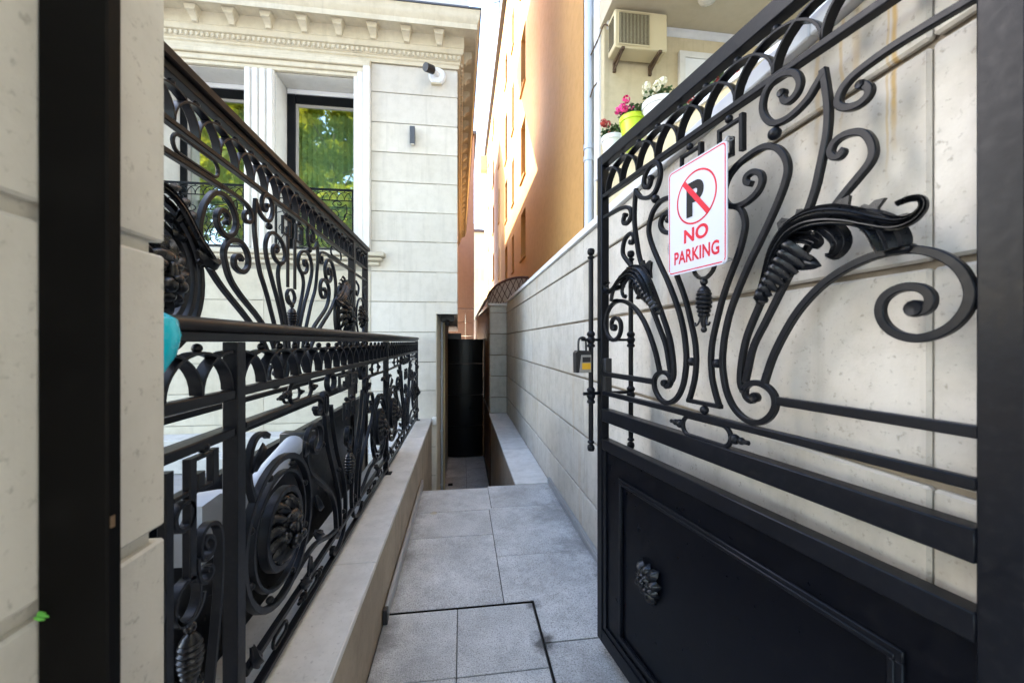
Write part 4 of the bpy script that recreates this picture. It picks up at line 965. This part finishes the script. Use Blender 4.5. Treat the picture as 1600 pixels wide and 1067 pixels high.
b = MB(); b.box(lx + .0225, lx + .024, ly - .012, ly + .030, 1.402, 1.426); b.build('dial_window', M['black'], t_lock, smooth=False)
b = MB(); b.box(lx + .0225, lx + .0245, ly - .014, ly + .030, 1.368, 1.398); b.build('label', M['lock_yellow'], t_lock, smooth=False)

# ---------------------------------------------------------------- railing on the left ledge
t_r = thing('railing', 'black ornamental wrought iron railing with round handrail on the left stone ledge', 'railing', (-.6, 2.17, .422), PI / 2)
RZ = .422
def in_root(root, fn, dz):
    before = set(root.children); fn(root)
    for o in root.children:
        if o not in before: o.location.z += dz
P0, P1, P2 = -1.053 + .02, 1.07, 3.21          # post positions along the run (local x, origin at the first panel's middle)
def rail_all(r):
    x0, x1 = -1.435, 3.235
    b = MB(); prof = [(-.004, 1.524), (-.012, 1.530), (-.014, 1.540), (-.008, 1.551), (.006, 1.557), (.026, 1.557), (.040, 1.551), (.046, 1.540), (.044, 1.530), (.036, 1.524)]
    b.prism([(p, z) for p, z in prof], x0, x1, 'x'); b.build('handrail', M['rail'], r, sharp=50)
    rail_bar(r, x0, x1, 1.499, 1.5235, .0, .030, 'rail_cap')
    rail_bar(r, x0, P0 - .0205, 1.345, 1.372, .001, .026); rail_bar(r, P0 + .0205, P1 - .0205, 1.350, 1.374, .001, .026); rail_bar(r, P1 + .0205, P2 - .0205, 1.350, 1.374, .001, .026)
    for p in (P0, P1, P2):
        b = MB(); b.box(p - .020, p + .020, -.003, .036, .423, 1.4985, c=.002); b.build('post', IR, r)
        b = MB(); b.box(p - .036, p + .036, -.030, .052, .4225, .431, c=.002); b.build('foot_plate', IR, r)
    arcade(r, P0 + .026, P1 - .026, 1.3745, .098, rb=.0115, dz_ball=.0115); arcade(r, P1 + .026, P2 - .026, 1.3745, .098, rb=.0115, dz_ball=.0115); arcade(r, x0 + .02, P0 - .026, 1.3725, .100, rb=.0115, dz_ball=.0115)
CU = [(-1.033 + .02, 1.264), (-.80, 1.266), (-.526, 1.268), (-.47, 1.266), (-.425, 1.252), (-.405, 1.225), (-.415, 1.198), (-.445, 1.188), (-.470, 1.200), (-.474, 1.216)]
SC = [(-.480, 1.100), (-.515, 1.083), (-.505, 1.048), (-.46, 1.032), (-.418, 1.058), (-.410, 1.108), (-.436, 1.142), (-.485, 1.153), (-.545, 1.142), (-.577, 1.10), (-.580, 1.05), (-.560, 1.0), (-.519, .954), (-.405, .877), (-.293, .792), (-.231, .702), (-.209, .609), (-.209, .565)]
B1 = [(-.37, 1.255), (-.369, 1.20), (-.36, 1.124), (-.325, 1.017), (-.262, .906), (-.198, .797), (-.158, .69), (-.146, .60), (-.158, .55), (-.195, .535), (-.22, .55)]
B2 = [(-.29, 1.20), (-.273, 1.155), (-.242, 1.063), (-.187, .944), (-.125, .85), (-.069, .73), (-.056, .612), (-.09, .52), (-.15, .482), (-.22, .472), (-.27, .492), (-.262, .515)]
FT = [(-.695, .638), (-.577, .651), (-.464, .645), (-.312, .597), (-.209, .578)]
C4 = [(-.88, 1.200), (-.91, 1.215), (-.955, 1.210), (-.985, 1.17), (-.99, 1.10), (-.96, 1.02)]
def panel(r, cx):
    before = set(r.children)
    for P in (CU, SC, B1, B2, FT, C4): scroll(r, P, W=.016, D=.020, end=.012 if P in (CU, SC, B2) else 0, smooth=4, y0=.004 if P in (CU,) else .003)
    for s in (1, -1):
        mx, mz = s * .785, .866
        ring(r, mx, mz, .236, .236, .020, .024, .001, n=36); ring(r, mx, mz, .186, .186, .012, .020, .004, n=32); ring(r, mx, mz, .125, .125, .022, .030, -.006, n=28)
        b = MB(); b.lathe([(.010, .0), (.120, .0), (.120, .008), (.010, .008)], (mx, .012, mz), 'y', 28); b.build('medallion_disc', IR, r)
        lion(r, mx, mz - .005, .098, .010)
        for k in range(8):
            a = PI / 8 + k * PI / 4; ball(r, mx + .211 * math.cos(a), mz + .211 * math.sin(a), .012, .012)
        for (lx_, lz_, a) in ((.50, .86, -1.9), (.52, .72, -2.5), (.60, 1.06, .9), (.56, .64, -.6), (.66, .60, -2.6), (.98, 1.12, 1.9), (.99, .62, -1.8)):
            b = MB(); dx_, dz_ = math.cos(a), math.sin(a)
            b.leaf([(s * lx_, lz_), (s * (lx_ + dx_ * .03 + .012), lz_ + dz_ * .03), (s * (lx_ + dx_ * .06), lz_ + dz_ * .06), (s * (lx_ + dx_ * .075 - .02), lz_ + dz_ * .075)], [.010, .020, .016, .003], .002, .012, 2, .003, .003, 8, [.0, .01, .014, .004]); b.build('leaf', IR, r)
        link(r, s * .63, 1.312, .100, .036, True); ring(r, s * .375, 1.222, .034, .050, .010, .024); ring(r, s * .285, 1.308, .050, .040, .010, .024)
        ball(r, s * .40, 1.045, .012); ball(r, s * .175, .86, .012); ball(r, s * .10, .62, .012)
        link(r, s * .53, .512, .06, .018, True, .010); link(r, s * .80, .512, .05, .018, False, .010)
    meander(r, -.165, .135, 1.326, 1.255); meander(r, .015, .135, 1.326, 1.255); meander(r, -.09, .085, 1.18, 1.09); meander(r, .015, .085, 1.18, 1.09)
    ring(r, 0, .985, .040, .050, .012, .024); pendant(r, 0, .925, 1.15)
    rail_bar(r, -1.0125, 1.0495, .548, .570, .002, .024, 'bottom_rail'); rail_bar(r, -1.0125, 1.0495, .452, .474, .0, .026, 'bottom_rail')
    for o in r.children:
        if o not in before: o.location.x += cx
def short_panel(r):
    before = set(r.children)
    # small closing panel between pillar and first post (absolute run y minus 2.17)
    f = lambda P: [(y - 2.17, z) for y, z in P]
    rail_bar(r, -1.435, P0 - .0205, 1.246, 1.270, .001, .030)
    for y0, z0, z1 in ((.884, .50, 1.228), (.955, .96, 1.236), (1.036, 1.152, 1.236)):
        b = MB(); b.bar(f([(y0, z0), (y0, z1)]), .024, .018, .002, 0); b.build('hook_bar', IR, r)
    b = MB(); b.bar(f([(.9685, 1.230), (1.0225, 1.230)]), .010, .018, .003, 0); b.build('cross_bar', IR, r)
    b = MB(); b.bar(f([(.9685, 1.156), (1.0235, 1.156)]), .010, .018, .003, 0); b.build('cross_bar', IR, r)
    b = MB(); b.bar(f([(.984, 1.1615), (.984, 1.195)]), .028, .018, .003, 0); b.build('hook_stub', IR, r)
    b = MB(); b.bar(f([(.8975, 1.162), (.9415, 1.162)]), .010, .018, .003, 0); b.build('cross_bar', IR, r)
    ball(r, 1.0 - 2.17, 1.248, .013)
    scroll(r, f([(1.005, 1.005), (.995, 1.025), (1.012, 1.032), (1.03, 1.01), (1.02, .985), (.992, .985), (.982, 1.015), (.992, 1.05), (1.023, 1.058), (1.053, 1.035), (1.062, .98), (1.055, .86), (1.03, .70), (1.0, .55)]), W=.010, D=.022, both=False)
    scroll(r, f([(.972, 1.0), (.973, .965), (.984, .938), (1.006, .926), (1.024, .941), (1.016, .958), (1.004, .955)]), W=.009, D=.022, both=False, end=.008)
    ring(r, .932 - 2.17, 1.115, .028, .030, .010, .022); ring(r, .943 - 2.17, .922, .040, .046, .009, .022); pendant(r, .952 - 2.17, .868, 1.0)
    scroll(r, f([(.80, 1.0), (.83, 1.02), (.86, 1.0), (.868, .95), (.85, .90)]), W=.010, D=.022, both=False)
    rail_bar(r, -1.435, P0 - .0205, .548, .570, .002, .024, 'bottom_rail'); rail_bar(r, -1.435, P0 - .0205, .452, .474, .0, .026, 'bottom_rail')
in_root(t_r, rail_all, -RZ)
in_root(t_r, lambda r: panel(r, 0.0185), -RZ)
in_root(t_r, lambda r: panel(r, 2.14 - .0005), -RZ)
in_root(t_r, short_panel, -RZ)

# turquoise balloon at the near end of the handrail
b = MB(); prof = [(.003, -.090), (.012, -.086), (.026, -.06), (.048, -.02), (.056, .02), (.050, .052), (.022, .070), (.004, .076)]
b.lathe(prof, (-.606, .822, 1.492), 'z', 20)
tag(b.build('balloon', M['balloon']), 'smooth turquoise rounded bulb at the near end of the black handrail, half behind the pillar', 'balloon')

# ---------------------------------------------------------------- driveway gate behind the railing
t_d = thing('driveway_gate', 'wide black wrought iron driveway gate standing behind the railing in front of the house windows', 'gate', (-.9, 2.2, 0), PI / 2)
Dg = t_d
def mirx(fn):
    for s in (1, -1): fn(s)
XE = 1.225
b = MB(); b.box(-XE - .05, -XE, 0, .05, .06, 2.398, c=.003); b.build('stile', M['rail'], Dg)
b = MB(); b.box(XE - .055, XE, 0, .05, .06, 2.340, c=.003); b.build('stile', M['rail'], Dg)
b = MB(); b.box(1.62, 1.665, 0, .05, 0, 2.342, c=.003); b.build('stile', M['rail'], Dg)
b = MB(); b.box(-1.28, 1.69, -.012, .06, 2.370, 2.408, c=.006); b.box(-1.28, 1.675, .004, .044, 2.342, 2.3695, c=.002); b.build('top_rail', M['rail'], Dg)
rail_bar(Dg, -XE + .0005, XE - .0555, 2.183, 2.203, .002, .030, mat=M['rail']); rail_bar(Dg, XE + .0005, 1.6195, 2.183, 2.203, .002, .030, mat=M['rail'])
arcade(Dg, -1.20, 1.14, 2.2045, .107); arcade(Dg, 1.245, 1.605, 2.2045, .107)
rail_bar(Dg, -XE + .0005, XE - .0555, 1.244, 1.266, .001, .020); rail_bar(Dg, -XE + .0005, XE - .0555, 1.120, 1.165, -.001, .042, 'mid_rail'); rail_bar(Dg, -XE + .0005, XE - .0555, .955, 1.0, -.001, .042, 'lower_rail')
rail_bar(Dg, XE + .0005, 1.6195, .955, 1.0, -.001, .042, 'lower_rail'); rail_bar(Dg, XE + .0005, 1.6195, 2.070, 2.090, .002, .020)
b = MB(); b.box(-XE + .0005, XE - .0555, .012, .026, .06, .9545); b.build('panel', M['sheet'], Dg)
b = MB(); b.box(XE + .0005, 1.6195, .012, .026, .06, .9545); b.build('panel', M['sheet'], Dg)
centre_motif(Dg)
SP = [(.717, 1.80), (.730, 1.86), (.732, 1.90), (.722, 1.945), (.697, 1.998), (.655, 2.045), (.605, 2.062), (.554, 2.050), (.520, 2.015), (.510, 1.972), (.535, 1.927), (.578, 1.910), (.618, 1.926), (.636, 1.958), (.620, 1.992), (.585, 2.003), (.562, 1.985), (.575, 1.962)]
X2 = [(.468, 1.838), (.49, 1.852), (.522, 1.836), (.520, 1.803), (.47, 1.788), (.43, 1.812), (.42, 1.85), (.435, 1.885), (.47, 1.907), (.515, 1.909), (.565, 1.89), (.592, 1.845), (.582, 1.80), (.55, 1.745), (.48, 1.69), (.33, 1.60), (.21, 1.50), (.17, 1.42)]
X3 = [(.71, 1.80), (.653, 1.746), (.587, 1.696), (.43, 1.597), (.30, 1.50), (.22, 1.40)]
for P in (SP, X2, X3): scroll(Dg, P, W=.019, D=.020, end=.010 if P is not X3 else 0)
for s in (1, -1):
    b = MB(); xr = s * 1.17 if s > 0 else -1.225
    b.bar([(s * .60, 2.090), (xr, 2.090)], .020, .022, .0015, 0); b.build('rail', M['rail'], Dg)
    link(Dg, s * .74, 2.138, .115, .030, False, .012)
    mx, mz = s * .945, 1.700
    for R_, W_ in ((.245, .020), (.205, .018), (.165, .020)):
        b = MB(); b.bar(ell(mx, mz, R_ * .92, R_, (-.95 if s > 0 else PI - .95), (PI * 1.15 if s > 0 else 2.2 * PI) , 34) if False else ell(mx, mz, R_ * .92, R_, n=36), W_, .022, .001, 0, closed=True); b.build('ring', IR, Dg)
    lion(Dg, mx, mz, .118, .012)
    for (a0, L) in ((.3, .07), (1.1, .06), (2.0, .07), (2.8, .06), (3.8, .07), (4.6, .06), (5.5, .07)):
        b = MB(); d_ = (math.cos(a0), math.sin(a0)); b.leaf([(mx + d_[0] * .19, mz + d_[1] * .20), (mx + d_[0] * .215, mz + d_[1] * .22 + .012), (mx + d_[0] * .235, mz + d_[1] * .25)], [.012, .018, .002], .0, .012, 2, .003, .003, 8, [.004, .014, .004]); b.build('leaf', IR, Dg)
    P = [(s * .680, 1.790), (s * .715, 1.806), (s * .754, 1.826), (s * .800, 1.856), (s * .840, 1.895), (s * .875, 1.930), (s * .92, 1.955), (s * .97, 1.96), (s * 1.01, 1.945)]
    b = MB(); b.leaf(P, [.012, .022, .027, .031, .032, .030, .024, .016, .005], -.008, .009, 4, .0062, .004, 18, [0, .008, .014, .018, .020, .018, .016, .014, .01], tilt=.5 * s); b.build('acanthus_leaf', M['cast'], Dg)
    for (px1, pz1, a0) in ((.79, 1.885, 1.3), (.83, 1.92, 1.5), (.88, 1.955, 1.8), (.82, 1.845, -.6), (.87, 1.89, -.5)):
        b = MB(); b.leaf([(s * px1, pz1), (s * (px1 + .022 * math.cos(a0)), pz1 + .022 * math.sin(a0)), (s * (px1 + .045 * math.cos(a0 + .5)), pz1 + .045 * math.sin(a0 + .5)), (s * (px1 + .05 * math.cos(a0 + 1)), pz1 + .05 * math.sin(a0 + 1))], [.014, .016, .010, .002], .002, .008, 1, .003, .003, 6, [.002, .012, .010, .002]); b.build('leaf_tip', M['cast'], Dg)
    b = MB(); b.leaf([(s * .655, 1.80), (s * .70, 1.775), (s * .745, 1.782), (s * .775, 1.81)], [.008, .020, .020, .008], -.006, .016, 2, .003, .004, 8, [.004, .016, .016, .004]); b.build('bell', M['cast'], Dg)
for k in range(2):
    b = MB(); b.box(-.052 + k * .086, -.034 + k * .086, .004, .016, 1.785, 2.06, c=.002); b.build('centre_rod', M['rail'], Dg)
ring(Dg, -.008, 1.738, .048, .040, .012, .016)
ring(Dg, 1.42, 1.72, .14, .17, .012, .016, n=28); lion(Dg, 1.42, 1.72, .09, .010)
for s in (1, -1): scroll(Dg, [(1.42 + s * .15, 1.05), (1.42 + s * .13, 1.25), (1.42 + s * .05, 1.42), (1.42 + s * .10, 1.52), (1.42 + s * .15, 1.46), (1.42 + s * .11, 1.43)], W=.012, D=.016, both=False); scroll(Dg, [(1.42 + s * .16, 2.02), (1.42 + s * .07, 1.98), (1.42 + s * .12, 1.90), (1.42 + s * .16, 1.94)], W=.012, D=.016, both=False)

# gate opener between railing and driveway gate
t_op = thing('gate_opener', 'pale grey swing gate motor arm mounted on the driveway gate behind the railing', 'gate opener', (-.78, 1.5, .9))
b = MB(); b.tube([(-.78, 1.46, .905), (-.78, 1.90, 1.015)], .047, 18, 0); b.ball((-.78, 1.90, 1.015), .047, 16, 10); part('motor_tube', b, M['opener'], t_op)
b = MB(); b.prism([(1.20, .86), (1.47, .86), (1.50, .93), (1.46, .985), (1.28, 1.035), (1.20, 1.03)], -.845, -.735, 'x'); part('gearbox', b, M['opener'], t_op, sharp=20)
b = MB(); b.box(-.80, -.76, 1.90, 2.0295, 1.0, 1.03, c=.004); b.box(-.897, -.75, 2.03, 2.10, .985, 1.045, c=.004); part('bracket', b, M['black'], t_op)
b = MB(); b.box(-.734, -.732, 1.30, 1.345, .93, .975); part('label_plate', b, M['rusty'], t_op, smooth=False)

# ---------------------------------------------------------------- window balconettes
def balconette(x0, x1, label):
    t = thing('balconette', label, 'window railing', ((x0 + x1) / 2, FY - .012, 2.7205), 0, None)
    w = (x1 - x0) / 2 - .004; z0 = .0; T = .856
    for za, zb, n_ in ((T - .03, T, 'top_rail'), (T - .165, T - .152, 'rail'), (.030, .045, 'bottom_rail')): rail_bar(t, -w + .0205, w - .0205, za, zb, 0, .018, n_)
    for s in (1, -1):
        b = MB(); b.box(s * w - s * .020, s * w, 0, .02, .001, T, c=.002); b.build('post', IR, t)
    arcade(t, -w + .024, w - .024, T - .1515, .105, p=.10, W=.006, D=.012, rb=.008, dz_ball=.008)
    k = .62
    for P in (R1, R2, R5, R7):
        Q = [(x * 1.10, .045 + (z - 1.275) * .705) for x, z in P]
        scroll(t, Q, W=.010, D=.012, smooth=3)
    Q = [(w - .02, .50), (.40, .52), (.375, .46), (.41, .43), (.43, .46)]; scroll(t, Q, W=.009, D=.012, smooth=3)
    Q = [(w - .03, .06), (.44, .14), (.37, .26), (.42, .35), (.455, .29), (.42, .27)]; scroll(t, Q, W=.009, D=.012, smooth=3)
    ring(t, 0, .38, .05, .06, .009, .012); ring(t, 0, .20, .035, .06, .009, .012)
    return t
balconette(-2.478, -1.470, 'small black ornamental railing across the right-hand house window')
balconette(-3.860, -2.850, 'small black ornamental railing across the left-hand house window behind the driveway gate')

# ================================================================ SMALL THINGS
# wall lamps and camera on the white house
b = MB(); b.box(-.715, -.645, FY - .085, FY - .022, 4.225, 4.465, c=.006); wlamp = b.build('wall_lamp', M['flash']); tag(wlamp, 'small dark box wall lamp on the stone strip right of the windows', 'wall lamp')
b = MB(); b.box(-.700, -.660, FY - .0215, FY - .001, 4.25, 4.44); b.build('back_plate', M['black'], wlamp); b = MB(); b.box(-.705, -.655, FY - .08, FY - .03, 4.216, 4.2245); b.build('lens', M['lamp_glass'], wlamp)
b = MB(); b.lathe([(.01, -.05), (.055, -.045), (.06, 0), (.06, .09), (.02, .10)], (-.36, FY + .02, 6.105), 'z', 12); ul = b.build('upper_lamp', M['flash']); tag(ul, 'dark round lamp on the upper white wall above the cornice', 'wall lamp')
t_cam = thing('security_camera', 'white round security camera with a dark lens high on the stone strip below the cornice', 'security camera', (-.37, FY, 5.2))
b = MB(); b.lathe([(.02, -.001), (.115, -.002), (.12, -.03), (.10, -.055), (.03, -.06)], (-.345, FY, 5.215), 'y', 20); part('base', b, M['white_metal'], t_cam)
b = MB(); b.tube([(-.345, FY - .05, 5.22), (-.38, FY - .11, 5.22), (-.42, FY - .15, 5.215)], .042, 12, 3); part('arm', b, M['white_metal'], t_cam)
b = MB(); b.tube([(-.40, FY - .13, 5.225), (-.49, FY - .22, 5.195)], .055, 14, 0); part('body', b, M['black'], t_cam)
b = MB(); b.prism([(-.425, 5.095), (-.285, 5.095), (-.285, 5.11), (-.425, 5.11)], FY - .05, FY - .001, 'y'); part('drip_cover', b, M['cornice'], t_cam)
# junction box and conduits at the passage mouth
b = MB(); b.box(-.412, -.355, FY - .058, FY - .002, .335, .44, c=.005); b.box(-.405, -.362, FY - .064, FY - .0585, .345, .43, c=.002); tag(b.build('junction_box', M['pot_white']), 'small white junction box on the house corner at the end of the ledge', 'junction box')
for x, y, lab in ((-.335, 6.5, 'nearer thin pale conduit running up the passage wall'), (-.335, 7.3, 'farther thin pale conduit running up the passage wall in shadow')):
    b = MB(); b.tube([(x, y, -1.6), (x, y, 1.90)], .016, 8, 0)
    for z in (-.9, .0, .9, 1.5): b.box(x - .03, x + .018, y - .02, y + .02, z, z + .025)
    tag(b.build('conduit', M['pipe'] if y < 7 else M['ac']), lab, 'pipe')
b = MB(); b.box(-.32, -.12, 5.9, 6.15, 1.80, 1.90, c=.01); b.tube([(-.22, 5.85, 1.80), (-.22, 5.80, 1.76)], .035, 10, 0); tag(b.build('flood_light', M['black']), 'dark floodlight under the overhang at the passage mouth', 'floodlight')

# air conditioner on the balcony
t_ac = thing('air_conditioner', 'yellowed air conditioner outdoor unit on rusty brackets above the flower pots', 'air conditioner', (2.0, 4.23, 4.80))
ax0, ax1, ay0, ay1, az0, az1 = 1.70, 2.325, 4.12, 4.33, 4.805, 5.235
b = MB(); b.box(ax0, ax1, ay0, ay1, az0, az1, c=.012); part('casing', b, M['ac'], t_ac)
b = MB(); b.lathe([(.005, .0), (.165, .0), (.165, -.0015), (.005, -.0015)], (ax0 + .225, ay0 - .0005, (az0 + az1) / 2), 'y', 26); b.box(ax0 + .045, ax0 + .405, ay0 - .0012, ay0 - .0003, az0 + .05, az1 - .04); part('fan_shade_sheet', b, M['cavity_shade'], t_ac, smooth=False)  # flat dark sheet on the closed casing paints a shaded cavity
for k in range(23):
    x = ax0 + .045 + k * .0164; b = MB(); b.box(x - .0014, x + .0014, ay0 - .012, ay0 - .004, az0 + .04, az1 - .035); part('grille_bar', b, M['ac'], t_ac, smooth=False)
b = MB(); b.box(ax0 + .04, ax0 + .41, ay0 - .011, ay0 - .0035, az1 - .034, az1 - .022); b.box(ax0 + .04, ax0 + .41, ay0 - .011, ay0 - .0035, az0 + .026, az0 + .039); part('grille_frame', b, M['ac'], t_ac, smooth=False)
b = MB()
for k in range(9): b.box(ax0 - .004, ax0 - .0005, ay0 + .03, ay1 - .03, az0 + .06 + k * .036, az0 + .06 + k * .036 + .02)
part('slot_shade_strips', b, M['cavity_shade'], t_ac, smooth=False)  # dark strips paint the shade of slots that are not cut
b = MB()
for x in (ax0 + .09, ax1 - .09):
    b = MB(); b.box(x - .018, x + .018, ay0 - .02, CY - .002, az0 - .032, az0 - .003); b.tube([(x, ay0 + .01, az0 - .035), (x, CY - .01, az0 - .10)], .011, 6, 0); b.box(x - .018, x + .018, CY - .03, CY - .002, az0 - .12, az0 - .034); part('bracket', b, M['rusty'], t_ac, smooth=False)
for P, lab in (([(1.615, 4.690, 5.12), (1.640, 4.50, 5.17), (1.662, 4.36, 5.235), (1.705, 4.325, 5.20)], 'short dark cable looping from the air conditioner to the drainpipe, upper one'), ([(1.605, 4.684, 4.58), (1.625, 4.60, 4.66), (1.70, 4.45, 4.70), (1.79, 4.36, 4.735), (1.80, 4.30, 4.78)], 'dark cable hanging from the air conditioner bracket to the drainpipe, lower one')):
    b = MB(); b.tube(P, .009, 6, 5); tag(b.build('cable', M['rusty']), lab, 'cable')

# flower pots on the balcony parapet
def pot(x, y, z0, z1, r, mat, fmat, label, nf, square=False, seed=1, spread=1.0):
    rnd = random.Random(seed); t = thing('flower_pot', label, 'flower pot', (x, y, z0), group='flower pots along the balcony parapet'); h = z1 - z0
    b = MB(); b.lathe([(.01, 0), (r * .68, .002), (r * .72, .02), (r * .96, h - .05), (r * 1.06, h - .048), (r * 1.06, h), (r * .96, h), (r * .90, h - .03), (.01, h - .03)], (0, 0, 0), 'z', 22); b.build('pot', mat, t)
    b = MB()
    for k in range(190):
        a = rnd.uniform(0, 2 * PI); q = r * 1.1 * spread * rnd.random() ** .5; p = Vector((math.cos(a) * q, math.sin(a) * q, h + rnd.uniform(-.02, .13) * (1.2 - q / (r * 1.5)) + .01)); s = rnd.uniform(.014, .03)
        u = Vector((rnd.uniform(-1, 1), rnd.uniform(-1, 1), rnd.uniform(-.5, .8))).normalized(); w = u.cross(Vector((rnd.uniform(-1, 1), rnd.uniform(-1, 1), 1))).normalized()
        b._add([p - u * s, p + w * s * .7, p + u * s, p - w * s * .7], [(0, 1, 2, 3)])
    fo = b.build('foliage', M['leaf_green'], t, smooth=False); fo['kind'] = 'stuff'
    for k in range(nf):
        a = rnd.uniform(0, 2 * PI); q = r * 1.15 * spread * rnd.random() ** .6; c = Vector((math.cos(a) * q - r * .2, math.sin(a) * q - r * .3, h + rnd.uniform(.04, .16))); b = MB()
        for j in range(26):
            d = Vector((rnd.gauss(0, 1), rnd.gauss(0, 1), rnd.gauss(0, .8))).normalized() * .036; p = c + d; u = d.cross(Vector((rnd.random(), rnd.random(), 1))).normalized() * .017; w = d.cross(u).normalized() * .015
            b._add([p - u, p + w, p + u, p - w], [(0, 1, 2, 3)])
        b.build('blossom', fmat, t, smooth=False)
    return t
pot(1.63, 4.02, 3.42, 3.72, .115, M['pot_white'], M['red_flower'], 'white flower pot with small dark red flowers nearest the drainpipe', 4, seed=2)
pot(1.695, 3.66, 3.42, 3.73, .125, M['pot_lime'], M['pink_flower'], 'lime green flower pot with pink geraniums above the gate corner', 8, seed=3)
pot(1.825, 3.38, 3.42, 3.72, .145, M['pot_white'], M['white_flower'], 'larger white pot with pale cream flowers behind the lime green one', 7, seed=4)
pot(2.00, 3.19, 3.42, 3.49, .12, M['terracotta'], M['red_flower'], 'terracotta pot with red flowers glimpsed through the gate arches', 5, seed=5)
pot(2.08, 2.89, 3.42, 3.53, .12, M['pot_white'], M['red_flower'], 'white pot with bright red flowers just under the top rail of the gate', 7, seed=6)

# weed at the pillar joint by the jamb
b = MB()
for k, (dx, dz) in enumerate(((.0, .006), (.012, .0), (.006, -.005))):
    b.leaf([(-.496 + dx * .1, 1.178), (-.496 + .003 + dx * .4, 1.178 + dz * .4), (-.496 + .009 + dx * .4, 1.177 + dz * .4)], [.0008, .0022, .0006], .520 - .002 * k, .001, 1, .0003, .0006, 4)
tag(b.build('weed', M['weed']), 'tiny bright green sprout at a joint beside the left black jamb', 'weed')
